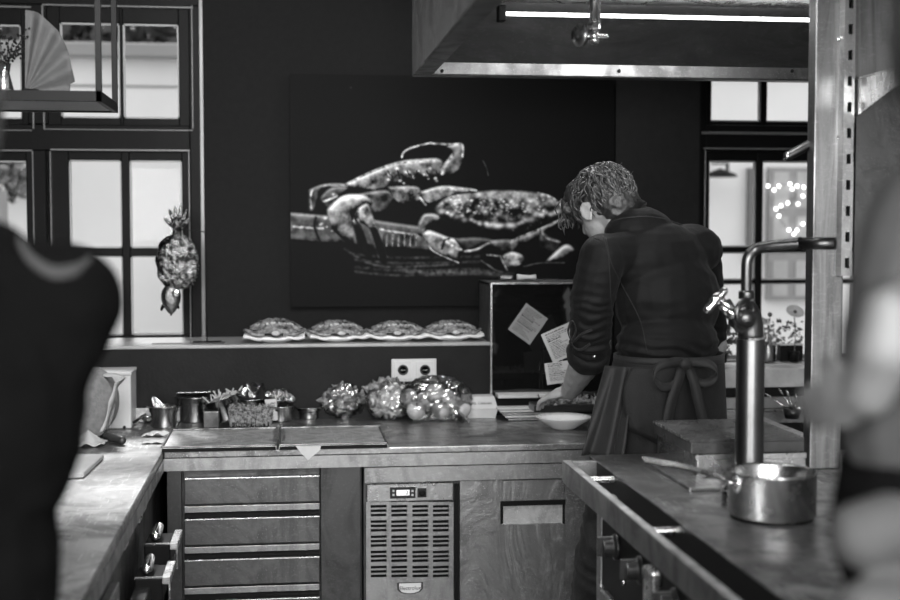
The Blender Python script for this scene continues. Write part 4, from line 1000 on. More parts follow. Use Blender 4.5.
def film_bag(c, r, par, seed, nm='plastic_bag'):
    def d(p, n): return .012 * noise.noise(p * 22 + Vector((seed, 0, 0))) + .006 * noise.noise(p * 60)
    q = MB().ell(c, r, nu=60, nv=40); vs = []
    for v in q.v:
        v = Vector(v); n = (v - c).normalized(); v = v + n * (.016 * abs(noise.noise(v * 24 + Vector((seed, 0, 0)))) + .006 * noise.noise(v * 70)); v.z = max(v.z, CZ + .002); vs.append(tuple(v))
    q.v = vs; return q.build(nm, M['film'], par)
bg = thing('salad_bag', W(343, 419), 'clear bag of dark salad leaves left of the apples', 'bag of greens')
c = W(343, 418) + Vector((0, .03, .062)); leafy(c, (.084, .06, .068), 230, 1, 'leaf', 'salad_leaves', bg, .034)
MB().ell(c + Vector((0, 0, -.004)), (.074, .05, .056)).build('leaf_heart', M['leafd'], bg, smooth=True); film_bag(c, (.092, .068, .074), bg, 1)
bg = thing('cauliflower_bag', W(392, 421), 'clear bag with pale cauliflower florets between salad and apples', 'bag of vegetables')
c = W(390, 420) + Vector((0, .03, .064)); q = MB(); rnd = random.Random(3)
for k in range(120):
    d = Vector((rnd.gauss(0, 1), rnd.gauss(0, 1), rnd.gauss(0, 1))).normalized(); p = c + Vector((d.x * .068, d.y * .055, d.z * .058)); p.z = max(p.z, CZ + .012); q.ell(p, rnd.uniform(.007, .014), nu=8, nv=6)
q.ell(c, (.064, .05, .054)); q.build('cauliflower', M['caul'], bg, smooth=True)
leafy(c + Vector((-.012, .02, .022)), (.074, .045, .056), 60, 4, 'leaf', 'outer_leaves', bg, .03); film_bag(c, (.078, .064, .068), bg, 5)
D0 = W(432, 422).y; ASC = 1.18
spots = [(416, 412, .0, 0), (437, 415, .0, 0), (458, 413, .005, 0), (426, 400, .05, .03), (447, 398, .05, .03), (414, 396, .05, .05), (433, 390, .06, .055), (452, 404, .06, .02)]
ap0 = None
for k, (px, py, dy, dz) in enumerate(spots):
    p = P(px, py, D0 + .02 + dy * .6)
    if ap0 is None:
        ap0 = thing('apple', (0, 0, 0)); MB().lathe([(.001, .010), (.006, .004), (.018, 0), (.03, .012), (.034, .03), (.031, .046), (.018, .056), (.008, .054), (.001, .047)], n=24).build('fruit', M['apple'], ap0, smooth=True)
        MB().tube([(0, 0, .048), (.002, 0, .063)], .0012, 6).build('stalk', M['leafd'], ap0); o = ap0
    else: o = copy_tree(ap0)
    p.z = max(p.z - .028, CZ + .001); o.location = p; o.rotation_euler = (random.Random(k).uniform(.2, 1.0) if dz else .5, random.Random(k + 9).uniform(-.5, .5), k)
    if not dz: o.location.z = CZ + .003 + .012
    tag(o, 'pale apple in the clear bag, ' + ['front row, next to the cauliflower', 'front row, second from the cauliflower', 'front row, nearest the carton', 'middle of the heap', 'middle of the heap towards the carton', 'upper left of the heap', 'topmost of the heap under the socket', 'resting low behind the front apple by the carton'][k], 'apple', 'apples in the clear bag')
bg = thing('apple_bag', W(436, 423), 'clear crinkled plastic bag holding apples, beside the food carton', 'bag')
c = P(436, 399, D0 + .05); film_bag(c, (.128, .072, .08), bg, 9, 'bag_film')
for k in range(6):
    rnd = random.Random(k); a = P(rnd.uniform(408, 455), rnd.uniform(384, 412), D0 - .03); d = Vector((rnd.uniform(.03, .06), 0, rnd.uniform(-.03, .03)))
    MB().ribbon(bez([a, a + d * .5 + Vector((0, -.006, .004)), a + d], 4), .007, (0, .4, 1), .0008).build('bag_fold', M['film'], bg)
MB().ribbon(bez([P(458, 410, D0 - .03), P(465, 417, D0 - .04), P(469, 420, D0 - .05)], 4), [.03 + .004 * k for k in range(9)], (0, 1, .2), .001).build('bag_knot', M['film'], bg)
# food carton
YC = W(480, 419).y; a, b_, u, t = R(461, 397, 498, 419, YC)
ct = thing('food_carton', ((a + b_) / 2, YC + .05, CZ), 'white card clamshell food carton printed with black lettering', 'carton')
zm = CZ + (t - CZ) * .45; y0 = YC
def frust(m, x0, x1, ya, yb, z0, z1, ins):
    m.add([(x0 + ins[0], ya + ins[0], z0), (x1 - ins[0], ya + ins[0], z0), (x1 - ins[0], yb - ins[0], z0), (x0 + ins[0], yb - ins[0], z0), (x0 + ins[1], ya + ins[1], z1), (x1 - ins[1], ya + ins[1], z1), (x1 - ins[1], yb - ins[1], z1), (x0 + ins[1], yb - ins[1], z1)],
          [(0, 3, 2, 1), (4, 5, 6, 7), (0, 1, 5, 4), (1, 2, 6, 5), (2, 3, 7, 6), (3, 0, 4, 7)]); return m
frust(MB(), a, b_, y0, y0 + .11, CZ + .001, zm, (.008, .0)).build('lower_half', M['card'], ct, bevel=.001)
frust(MB(), a, b_, y0, y0 + .11, zm + .001, t, (.0, .012)).build('lid', M['card'], ct, bevel=.001)
text('KLIMS. CANVIRS', .0125, ((a + b_) / 2, y0 + .0035, zm + (t - zm) * .45), (1, 0, 0), (0, .34, 1), 'lettering', M['ink'], ct)
# stack of papers / boards on the worktop
st = thing('tray_stack', W(520, 422), 'pile of white trays with pale rims between the carton and the bowl', 'trays')
for k in range(5):
    z = CZ + .002 + k * .0085; x0 = W(508, 421).x - k * .008; m = MB().box(x0, x0 + .17, W(520, 421).y + k * .008, W(520, 421).y + k * .008 + .06, z, z + .006); m.build('tray', M[('steel', 'card', 'steel', 'card', 'card')[k]], st, bevel=.002)
# papers lying on the cabinet foot shelf and printed dockets
dk = []
def docket(cx, cy, D, wpx, hpx, rot, lab, seed, tilt=.12, mt='card'):
    c = P(cx, cy, D); s = .0034; o = thing('order_docket', c - Vector((0, 0, hpx * s / 2)), lab, 'card')
    R_ = Ry(rot) @ Rx(-tilt)
    MB().obox(c, (wpx * s, .001, hpx * s), R_)  .build('card', M[mt], o)
    q = MB(); rnd = random.Random(seed); yy = .42
    while yy > -.4:
        big = rnd.random() < .3; hh = .045 if big else .022; L_ = rnd.uniform(.3, .8); x = -.4
        while x < -.4 + L_:
            wl = rnd.uniform(.03, .1); q.obox(c + R_ @ Vector(((x + wl / 2) * wpx * s, -.0009, yy * hpx * s)), (wl * wpx * s, .0006, hh * hpx * s * rnd.uniform(.6, 1)), R_); x += wl + .02
        yy -= .08 if big else .05
    q.build('printing', M['ink'], o)
    if D < GY - .1: MB().box(c.x - .012, c.x + .012, c.y + .006, c.y + .03, CZ, CZ + .01).tube([(c.x, c.y + .012, CZ + .005), (c.x, c.y + .012, c.z)], .002, 6).build('holder', M['chrome'], o)
    return o
docket(563, 342, DC + .46, 36, 32, -.40, 'white printed order card held upright just left of the forearm', 3)
docket(562, 372, DC + .44, 34, 22, -.12, 'lower white card leaning below the printed order card', 4)
docket(528, 324, GY - .004, 29, 34, .62, 'tilted grey card standing in for a reflection in the dark cabinet glass', 6, .03, 'gcard')  # added card in darker grey, drawn as the reflected order card
q = thing('white_board', W(520, 395), 'thin white board lying in front of the dark cabinet glass', 'board')
zz = P(530, 392, DB - .04).z
MB().box(P(497, 380, DB - .03).x, P(560, 380, DB - .03).x, DB - .06, DB + .02, rz + .001, rz + .014).build('board', M['card'], q, bevel=.002)

# ================================================================== THINGS ON THE LEFT WORKTOP
def wbox(m, x0, x1, y0, y1, z0, z1): return m.box(x0, x1, y0, y1, z0, z1)
bD = W(118, 429).y
a, b_, u, t = R(82, 372, 131, 429, bD)
bx_ = thing('white_container', ((a + b_) / 2, bD + .1, CZ), 'tall white lidded box container at the left end of the back worktop', 'container')
MB().box(a, b_, bD, bD + .16, CZ + .001, t - .012).build('body', M['white_tub'], bx_, bevel=.004)
MB().box(a - .004, b_ + .003, bD - .004, bD + .164, t - .012, t).build('lid', M['white'], bx_, bevel=.003)
# paper roll standing in front
rc = W(88, 440) ; rD = rc.y
c = P(87, 405, rD); rr = .1
ro = thing('paper_roll', (c.x, rD, CZ), 'large grey paper roll on its edge before the white container', 'paper roll')
rr = c.z - CZ - .001
MB().lathe([(.02, 0), (rr, .0), (rr, .12), (.02, .12)], (c.x, rD, c.z), Rx(-math.pi / 2), 48, sx=.78).build('roll', M['roll'], ro, bevel=.004)
sx = P(112, 375, rD).x
sh_ = bez([(P(82, 371, rD + .04).x, rD + .05, t + .006), (P(100, 368, rD).x, rD + .04, t + .012), (P(122, 370, rD).x, rD + .02, t + .004), (P(117, 385, rD).x, rD - .01, P(115, 385, rD).z), (P(112, 405, rD).x, rD - .02, P(112, 405, rD).z), (P(105, 432, rD).x, rD - .03, P(100, 430, rD).z)], 6)
MB().ribbon(sh_, [.05 + .015 * math.sin(k * .9) for k in range(len(sh_))], [Vector((.25, 1, .1 * math.sin(k))) for k in range(len(sh_))], .002).build('hanging_sheet', M['tissue'], ro, smooth=True)
q = MB(); cc = W(88, 445) + Vector((0, 0, .02))
q.grid(lambda u, v: cc + Vector(((u - .5) * .11, (v - .5) * .1, .04 * (1 - abs(2 * u - 1)) * (1 - abs(2 * v - 1)) + .005 * math.sin(u * 15 + v * 6) * math.cos(v * 9) - .012)), 20, 14, .002)
q = q.build('crumpled_tissue', M['tissue'], smooth=True); tag(q, 'crumpled pale tissue lying at the foot of the big paper roll', 'tissue')
# knife, ladle, board
k0 = W(104, 441); k1 = W(122, 445)
kn = thing('knife', (k0 + k1) / 2, 'knife with thick dark handle lying on the side worktop near the corner', 'knife')
MB().caps((k0.x + .01, k0.y, CZ + .014), .012, (k1.x, k1.y, CZ + .014), .013).build('handle', M['blackh'], kn, smooth=True)
MB().prism([(k0.x + .01, k0.y - .008, CZ + .01), (k0.x + .01, k0.y + .012, CZ + .01), (k0.x - .06, k0.y + .07, CZ + .004)], (0, 0, .002)).build('blade', M['chrome'], kn)
l0 = W(124, 429); l1 = W(148, 423)
ld = thing('ladle', (l0 + l1) / 2, 'small metal ladle with dark handle lying beside the leftmost pan', 'ladle')
MB().tube([(l0.x, l0.y, CZ + .006), ((l0.x + l1.x) / 2, (l0.y + l1.y) / 2, CZ + .018), (l1.x - .01, l1.y, CZ + .03)], .005, 8).build('handle', M['blackp'], ld, smooth=True)
MB().lathe([(.001, 0), (.018, .006), (.026, .022), (.027, .026), (.024, .022), (.001, .004)], (l1.x, l1.y, CZ + .002), n=24).build('bowl', M['chrome'], ld, smooth=True)
for i, (px, py, w_, lab) in enumerate(((158, 436, .05, 'pale crumpled cloth'), (157, 443, .045, 'flat pale cloth strip'))):
    c = W(px, py); q = MB(); q.grid(lambda u, v: c + Vector(((u - .5) * 2 * w_, (v - .5) * .05, .004 + .012 * (1 - (2 * u - 1) ** 2) * abs(math.sin(v * 5 + u * 9)) * (1 - .6 * i))), 24, 12, .002)
    q = q.build('cloth', M['napkin'], smooth=True); tag(q, lab + (' between the ladle and the left tray' if i == 0 else ' nearest the front corner of the left tray'), 'cloth')
p = [W(62, 482), W(84, 478), W(104, 459), W(80, 459)]
p = [Vector((q.x, q.y, CZ + .001)) for q in p]; p[0].x -= .12; p[3].x -= .1
q = MB().prism(p[::-1], (0, 0, .014)).build('cutting_board', M['wboard'], bevel=.003); tag(q, 'pale cutting board at the left, partly hidden by the dark figure', 'cutting board')

# ================================================================== HANGING SHELF TOP LEFT
SD = 3.3
hs = thing('hanging_shelf', P(50, 100, SD), 'black steel framed shelf with wooden board hanging at the top left', 'shelf')
a = P(-120, 95, SD).x; pr = P(101, 60, SD).x; z0 = P(60, 101, SD).z; z1 = P(60, 90.5, SD).z; DD = .32
fx0 = P(95, 60, SD).x; fx1 = P(101, 60, SD).x; pw = fx1 - fx0
MB().box(a, fx1, SD, SD + .014, z0, z1).box(a, fx1, SD + DD - .014, SD + DD, z0, z1).box(fx1 - .014, fx1, SD, SD + DD, z0, z1).build('frame', M['black'], hs, bevel=.001)
MB().box(a, fx1 - .014, SD + .014, SD + DD - .014, z0 + .004, z1 - .004).build('shelf_board', M['wood'], hs)
for (x_, y_) in ((fx0, SD), (fx0, SD + DD - pw), (a, SD)): MB().box(x_, x_ + pw, y_, y_ + pw, z1, ZC).build('upright', M['black'], hs, bevel=.001)
fa_ = thing('folded_fan', P(45, 90, SD + .12), 'grey pleated fan standing on the hanging shelf', 'fan')
q = MB(); fb_ = Vector((P(25, 90, SD + .12).x, SD + .12, z1 + .001)); 
def fanfn(u, v):
    ang = math.radians(2 + 88 * u); L_ = (.205 - .02 * (u > .9)) * (1 - .1 * u ** 1.5 + .01 * math.sin(u * 16)); r = .002 + L_ * v
    return (fb_.x + r * math.sin(ang) * .64, fb_.y + .011 * math.sin(u * 22) * v, fb_.z + .006 + r * math.cos(ang) * .99)
q.grid(fanfn, 70, 10, .0015).build('pleats', M['fan'], fa_, smooth=True)
MB().caps(fb_ + Vector((0, 0, .008)), .008, fb_ + Vector((.03, 0, .008)), .006).build('grip', M['black'], fa_, smooth=True)
vz = thing('berry_vase', P(5, 90, SD + .12), 'clear vase with dark berry twigs on the hanging shelf at the left edge', 'vase')
vb = Vector((P(4, 90, SD + .1).x, SD + .1, z1 + .001))
MB().lathe([(.02, 0), (.024, .01), (.014, .05), (.018, .075), (.016, .075), (.012, .05), (.02, .012)], vb, n=20).build('vase', M['film'], vz, smooth=True)
rnd = random.Random(4); st = MB(); bb = MB()
for k in range(26):
    tip = vb + Vector((rnd.uniform(-.05, .048), rnd.uniform(-.03, .03), rnd.uniform(.07, .155))); st.tube(bez([vb + Vector((0, 0, .02)), vb + Vector((rnd.uniform(-.01, .01), 0, .07)), tip], 4), .0009, 4)
    for j in range(5): bb.ell(tip + Vector((rnd.gauss(0, .009), rnd.gauss(0, .008), rnd.gauss(0, .01))), .0032, nu=7, nv=5)
st.build('twigs', M['black'], vz); bb.build('berries', M['black'], vz, smooth=True)

# ================================================================== COOK'S WORK ON THE REAR WORKTOP
bo = W(567, 431); 
q = MB().lathe([(.001, 0), (.04, 0), (.045, .004), (.083, .03), (.092, .038), (.093, .041), (.08, .032), (.04, .007), (.001, .006)], (bo.x, bo.y + .06, CZ), n=48)
vs = []
for (x, y, z) in q.v:
    r = math.hypot(x - bo.x, y - bo.y - .06); a = math.atan2(y - bo.y - .06, x - bo.x); f = 1 + (.02 * math.cos(a * 24) if r > .06 else 0); vs.append((bo.x + (x - bo.x) * f, bo.y + .06 + (y - bo.y - .06) * f, z))
q.v = vs; q = q.build('ribbed_bowl', M['porc'], smooth=True); tag(q, 'shallow white ribbed bowl in front of the cook on the worktop', 'bowl')
ht = thing('herb_tray', W(575, 415), 'long black tray of dark leaves held by the cook over the white bowl', 'tray')
p0 = P(532, 405, DC + .16); p1 = P(612, 403, DC + .16)
MB().box(p0.x, p1.x, DC + .12, DC + .22, p0.z - .02, p0.z + .004).build('tray', M['blackp'], ht, bevel=.004)
lf = MB(); rnd = random.Random(6)
for k in range(260):
    p = Vector((rnd.uniform(p0.x + .03, p1.x), rnd.uniform(DC + .12, DC + .22), p0.z + .004 + rnd.random() * .016)); q = Matrix.Rotation(rnd.random() * 6, 3, Vector((rnd.random(), 1, rnd.random())))
    lf.add([p, p + q @ Vector((.006, 0, .005)), p + q @ Vector((.014, 0, 0)), p + q @ Vector((.006, 0, -.005))], [(0, 1, 2, 3)])
lf.build('leaves', M['leaf'], ht, fix=False)

# ================================================================== ISLAND THINGS
# tall mixer column
MY = 2.86
mc = P(749, 470, MY); mx = mc.x
fa = thing('mixer_tap', (mx, MY, IZ), 'tall dark chrome mixer column with swivel spout and cross lever in front of window', 'tap')
cw = .032; ztop = P(749, 338, MY).z
MB().lathe([(cw + .012, 0), (cw + .012, .012), (cw, .02), (cw, ztop - IZ - .003), (cw - .003, ztop - IZ)], (mx, MY, IZ), n=40).build('column', M['dchrome'], fa, smooth=True, bevel=.001)
MB().lathe([(cw + .001, 0), (cw + .001, .004)], (mx, MY, ztop - .002), n=40).build('collar', M['chrome'], fa)
hb = MB(); b0 = Vector((mx, MY, ztop))
hb.tube([b0 + Vector((0, 0, .002)), b0 + Vector((-.001, 0, .03)), b0 + Vector((-.006, 0, .06)), b0 + Vector((-.01, 0, .082))], [cw - .002, cw - .003, cw - .006, .016], 24)
hb.ell(P(744, 318, MY - .006), (.028, .03, .03)); hb.tube([P(748, 330, MY), P(736, 322, MY - .01), P(730, 308, MY - .015), P(726, 300, MY - .01)], [.02, .016, .012, .01], 14)
blob(hb, .003, 3).build('valve_head', M['dchrome'], fa, smooth=True)
rc_ = P(745, 313, MY - .036)
MB().tube([rc_ + Rz(.5) @ Vector((.027 * math.cos(k * math.pi / 16), 0, .027 * math.sin(k * math.pi / 16))) for k in range(33)], .0065, 12).build('valve_ring', M['dchrome'], fa, smooth=True)
MB().ell(P(737, 315, MY - .04), (.012, .01, .012)).build('valve_nut', M['chrome'], fa, smooth=True)
for pp in (((741, 322), (727, 309)), ((738, 314), (722, 301)), ((731, 318), (722, 306))):
    MB().tube([P(*pp[0], MY - .035), P(*pp[1], MY - .045)], [.0065, .008], 14).build('lever_stem', M['chrome'], fa, smooth=True)
MB().caps(P(708, 309, MY - .05), .0105, P(724, 291, MY - .05), .009).ell(P(716, 299, MY - .05), (.012, .011, .018), Ry(.7)).build('lever', M['chrome'], fa, smooth=True)
sp = [P(746.5, 300, MY), P(746.5, 275, MY), P(748, 258, MY), P(756, 249, MY), P(772, 246, MY - .02), P(800, 243.5, MY - .05)]
MB().tube(bez(sp, 8), .0125, 20).build('spout', M['dchrome'], fa, smooth=True)
MB().tube([P(800, 243.5, MY - .05), P(835, 243.5, MY - .1)], .0138, 20).build('spout_end', M['dchrome'], fa, smooth=True)
MB().lathe([(.0152, 0), (.0152, .005)], P(799, 243.6, MY - .05), Ry(math.pi / 2), 20).build('spout_ring', M['black'], fa)
MB().lathe([(.018, 0), (.018, .016), (.014, .02)], P(746.5, 299, MY), n=20).build('spout_nut', M['dchrome'], fa, smooth=True, bevel=.001)

# saucepan
PR = .0875; pc0 = I(788, 527); pcx = pc0.x; pcy = pc0.y + PR
sc_ = (pcy) / F
pt = thing('saucepan', (pcx, pcy, IZ), 'steel saucepan with long handle standing on the island hob', 'saucepan')
ph = P(788, 459 + 11, pcy).z - IZ
MB().lathe([(.001, .0025), (PR - .008, .0025), (PR, .01), (PR, ph - .004), (PR + .003, ph), (PR - .001, ph + .001), (PR - .003, ph - .004), (PR - .003, .012), (PR - .01, .006), (.001, .006)], (pcx, pcy, IZ), n=64).build('body', M['potm'], pt, smooth=True)
MB().lathe([(.001, 0), (PR - .006, 0), (PR - .006, .003), (.001, .003)], (pcx, pcy, IZ), n=48).build('base', M['black'], pt)
h0 = Vector((pcx - PR + .004, pcy - .02, IZ + ph - .022)); h1 = P(643, 460, pcy + .16)
hp = bez([h0, h0 + Vector((-.025, .0, .012)), h0.lerp(h1, .5) + Vector((0, 0, .008)), h1], 6)
MB().ribbon(hp, [.02 + .008 * k / len(hp) for k in range(len(hp))], (0, 1, .35), .0065).build('handle', M['potm'], pt, bevel=.002)
MB().ell(h0 + Vector((.002, 0, 0)), (.008, .018, .02)).build('handle_bracket', M['chrome'], pt, smooth=True)
# small conical steel shaker
b = I(732, 505); o = thing('spice_shaker', b, 'small steel shaker with cone top squeezed left of the saucepan', 'shaker')
MB().lathe([(.001, 0), (.0215, 0), (.022, .003), (.022, .032)], b, n=28).build('body', M['potm'], o, smooth=True, bevel=.001); MB().lathe([(.0225, .031), (.0225, .035), (.009, .05), (.008, .056), (.001, .057)], b, n=28).build('cone_top', M['chrome'], o, smooth=True)
# griddle
gA = I(697, 478); gB = I(655, 447); gy0 = gA.y; gy1 = iY - .005
gr = thing('ribbed_griddle', (gA.x + .14, gy0 + .15, IZ), 'cast iron ribbed griddle on a steel box, behind the mixer column', 'griddle')
gx0 = gA.x; gx1 = ix0 - .003 if False else P(806, 470, gy0).x
gh = P(697, 455, gy0).z - IZ; gtop = P(697, 440, gy0).z
MB().box(gx0, gx1, gy0, gy1, IZ, IZ + gh).build('box', M['steelb'], gr, bevel=.003)
MB().box(gx0 - .003, gx1, gy0 - .004, gy0, IZ + gh - .012, IZ + gh).build('front_lip', M['steelb'], gr, bevel=.001)
MB().box(gx0 - .012, gx1, gy0 + .01, gy1, IZ + gh, gtop - .008).build('plate', M['castiron'], gr, bevel=.003)
q = MB(); n = 15
for k in range(n):
    y_ = gy0 + .015 + (gy1 - gy0 - .03) * k / (n - 1); q.box(gx0 - .016, gx1, y_ - .004, y_ + .004, gtop - .009, gtop)
q.build('ribs', M['castiron'], gr, bevel=.002)
p = [I(690, 492), I(657, 463)]
q = MB().box(p[0].x, p[0].x + .07, p[0].y, gy0 - .006, IZ, IZ + .008); q.box(p[0].x, gx0 - .002, gy0 - .007, gy0 + .2, IZ, IZ + .008); q = q.build('steel_plate', M['steelt'], bevel=.002); tag(q, 'flat steel plate lying in front and left of the griddle box', 'plate')
# black pot of spoons
sb = PZ(791, 430, IZ) ; YS = DB - .2; c = P(792, 430, YS); c.z = CZ
bz = CZ + .001
o = thing('spoon_pot', c, 'small black pot of silver spoons near the steel post', 'pot')
hh = P(792, 408, YS).z - CZ
MB().lathe([(.001, 0), (.024, 0), (.036, hh), (.034, hh), (.022, .006), (.001, .006)], c, n=28).build('pot', M['blackp'], o, smooth=True)
for i, (tx, ty) in enumerate(((769, 396), (781, 392), (788, 394), (796, 398))):
    p1 = P(tx, ty, YS); p0_ = c + Vector((.012, 0, hh - .02)); s_ = thing('spoon', p0_, 'silver spoon leaning out of the small black pot, ' + ['lowest and furthest left', 'second from the left', 'third from the left', 'nearest the steel post'][i], 'spoon', 'spoons in the black pot')
    d = (p1 - p0_).normalized(); MB().tube([p0_, p0_.lerp(p1, .8)], .002, 6).build('shaft', M['chrome'], s_, smooth=True); MB().ell(p1, (.008, .003, .016), d.to_track_quat('Z', 'Y').to_matrix()).build('spoon_tip', M['steelb'], s_, smooth=True)

# ================================================================== THE COOK
ROT = Rz(math.radians(30))      # he faces away and to the left
def fold(s, a, f=9.0, g=30.0):
    def d(p, n):
        v = noise.noise(Vector((p.x * f * 1.0, p.y * f, p.z * f * 2.2)) + Vector((s, 0, 0))); u = noise.noise(Vector((p.x * g, p.y * g, p.z * g * 1.6)) + Vector((0, s, 0)))
        return a * (1 - abs(v) * 3.0) * .5 + a * .3 * u
    return d
ck = thing('person', (P(664, 600, 3.5).x, 3.55, 0), 'cook seen from behind bending over the worktop in dark shirt and tied apron', 'person')
hc = P(604, 207, 3.72)
FW = Vector((-.45, .77, -.45)).normalized(); UP = Vector((-.5, .65, .55)); UP = (UP - FW * UP.dot(FW)).normalized(); LF = UP.cross(FW).normalized()
HM = Matrix((LF, FW, UP)).transposed()
def HL(x, y, z): return hc + HM @ Vector((x, y, z))
sL = P(603, 254, 3.50); sR = P(700, 264, 3.76); eL = P(591, 352, 3.60); wL = P(570, 391, 3.86)
eR = P(714, 345, 3.90); wR = P(662, 392, 4.08)
m = MB()
m.ell(HL(0, -.008, .02), (.073, .092, .09), HM); m.ell(HL(0, .022, -.035), (.058, .066, .075), HM); m.ell(HL(0, .05, -.085), (.03, .03, .024), HM)
m.ell(HL(0, .088, -.02), (.012, .016, .02), HM); m.caps(HL(0, .083, .015), .01, HL(0, .1, -.028), .012)      # nose
m.ell(HL(0, .076, -.062), (.022, .014, .006), HM); m.ell(HL(0, .075, -.072), (.02, .012, .006), HM)            # lips
for s in (-1, 1):
    m.ell(HL(.028 * s, .075, .028), (.018, .01, .006), HM)
    er = HL(.083 * s, -.004, -.008)
    m.lathe([(.004, -.004), (.018, -.004), (.021, .0), (.018, .004), (.013, .001), (.004, -.001)], er, HM @ Rz(-s * .35) @ Ry(s * math.pi / 2), 20, sx=1.5, sy=.9)
m.caps(HL(0, -.035, -.045), .055, P(628, 226, 3.68), .062)
m.ell(P(655, 258, 3.66), (.12, .075, .08), ROT); m.ell(P(666, 310, 3.62), (.12, .08, .16), ROT); m.ell(P(668, 385, 3.58), (.12, .085, .14), ROT)
m.caps(sL + Vector((.012, .03, -.02)), .034, sR + Vector((-.02, 0, -.02)), .04)
m.caps(sL + Vector((.012, .03, -.02)), .034, eL, .036); m.caps(eL, .041, eL.lerp(wL, .35), .044); m.caps(eL.lerp(wL, .35), .044, wL, .028)
m.caps(sR + Vector((0, .02, -.02)), .036, eR, .036); m.caps(eR, .04, wR, .026)
hipL = P(638, 425, 3.52); kL = P(600, 565, 3.52); aL = Vector((kL.x - .02, 3.62, .09)); hipR = P(694, 425, 3.64); kR = P(690, 565, 3.62); aR = Vector((kR.x, 3.72, .09))
for h_, k_, a_ in ((hipL, kL, aL), (hipR, kR, aR)):
    m.caps(h_, .08, k_, .05); m.caps(k_, .05, a_, .034); m.caps(a_ + Vector((0, 0, -.03)), .032, a_ + Vector((-.06, .12, -.055)), .026)
def hand(m, w, fd, side, up, cur, sc=1.0, spread=.018):
    """w wrist, fd finger direction, side = towards the thumb, up = back of the hand"""
    fd, side = Vector(fd).normalized(), Vector(side).normalized(); up = Vector(up).normalized()
    pal = w + fd * .05 * sc; q = Matrix((side, fd, up)).transposed()
    m.ell(pal, (.040 * sc, .052 * sc, .016 * sc), q); m.caps(w, .026 * sc, pal, .02 * sc)
    for k, (o_, L_) in enumerate(((.031, .9), (.011, 1.0), (-.010, .94), (-.030, .76))):
        b = w + (fd * (.092 - .004 * abs(k - 1)) + side * o_) * sc; d = fd.copy(); p = b; r = .0088 * sc
        for j, l in enumerate((.042, .027, .021)):
            d = (d - up * cur * (.45 + .3 * j) + side * (o_ * .6) * (j == 0)).normalized(); q2 = p + d * l * L_ * sc; m.caps(p, r * (1 - .08 * j), q2, r * (.92 - .08 * j), 10); p = q2
    b = w + (fd * .025 + side * .03) * sc; d = (fd * .7 + side * .75 - up * .25).normalized(); q1 = b + d * .042 * sc; m.caps(b, .0125 * sc, q1, .0108 * sc, 10)
    d = (fd * .95 + side * .15 - up * .4).normalized(); q2 = q1 + d * .032 * sc; m.caps(q1, .0105 * sc, q2, .0095 * sc, 10); m.caps(q2, .0095 * sc, q2 + (d - up * .3) * .02 * sc, .008 * sc, 10)
hand(m, wL, (-.5, .7, -.2), (.75, .4, .35), (-.3, -.3, .85), .75, .92)
hand(m, wR, (-.75, .6, -.2), (-.4, -.4, .5), (.2, -.1, .9), .7, .95)
body = blob(m, .0048, 3, lambda p, n: .0016 * noise.noise(p * 45)).build('body', M['skin'], ck, smooth=True)
# hair: thick cap plus wavy locks
m = MB(); m.ell(HL(0, -.018, .03), (.08, .095, .086), HM); m.ell(HL(0, -.055, -.012), (.07, .055, .07), HM); m.ell(HL(0, .05, .075), (.062, .05, .045), HM); m.ell(HL(.012, .092, .055), (.05, .022, .04), HM)
hr = blob(m, .005, 3, lambda p, n: .006 * noise.noise(p * 60) + .003 * noise.noise(p * 140)).build('hair', M['hair'], ck, smooth=True)
rnd = random.Random(12); m = MB()
for k in range(560):
    th = rnd.uniform(0, 2 * math.pi); ph = math.acos(rnd.uniform(-.42, 1)); d = Vector((math.sin(ph) * math.cos(th), math.sin(ph) * math.sin(th), math.cos(ph)))
    if d.z < .1 and d.y > -.15: 
        if d.y > .55 and d.z > -.1: pass
        else: continue
    p = HL(d.x * .081, d.y * .098 - .014, d.z * .09 + .028); n = (HM @ d).normalized()
    flow = HM @ Vector((rnd.gauss(0, .3), .75 - d.z * .1, -.35 - .5 * (1 - d.z)) if d.y > -.2 else Vector((rnd.gauss(0, .3), .1, -1)))
    flow = (flow - n * flow.dot(n)).normalized(); sd = n.cross(flow); pts = []; L_ = rnd.uniform(.022, .048) * (1.3 if d.y > .5 else 1); w_ = rnd.choice((-1, 1)) * rnd.uniform(.003, .007); ph0 = rnd.random() * 6
    for j in range(7):
        t = j / 6; pts.append(p + flow * L_ * t + sd * w_ * math.sin(ph0 + t * 5) + n * (.001 + .007 * math.sin(math.pi * min(1, t * 1.2)) * rnd.uniform(.6, 1) - .3 * L_ * t * t + .1 * L_ * t))
    r0 = rnd.uniform(.0016, .003); m.tube(pts, [r0 * .6, r0, r0, r0, r0 * .85, r0 * .6, r0 * .15], 5)
for k in range(46):      # fringe hanging past the brow
    x = rnd.uniform(-.06, .06); p = HL(x, .088 + rnd.uniform(-.01, .012), .075 + rnd.uniform(-.02, .01)); dwn = Vector((-.05, .02, -1)); pts = []
    for j in range(8): t = j / 7; pts.append(p + dwn * rnd.uniform(.055, .085) * t + Vector((.006 * math.sin(t * 8 + k), .004 * math.cos(t * 7 + k), 0)) + FW * .012 * math.sin(t * 3))
    m.tube(pts, [.002, .003, .003, .0028, .0025, .002, .0015, .0005], 5)
for px, py in ((612, 164), (619, 163), (630, 172), (606, 166)):
    p = P(px, py + 6, 3.66); m.tube([p, p + Vector((.003, 0, .012)), p + Vector((.01, 0, .02))], [.0015, .001, .0003], 4)
m.build('hair_locks', M['hair2'], ck, smooth=True)
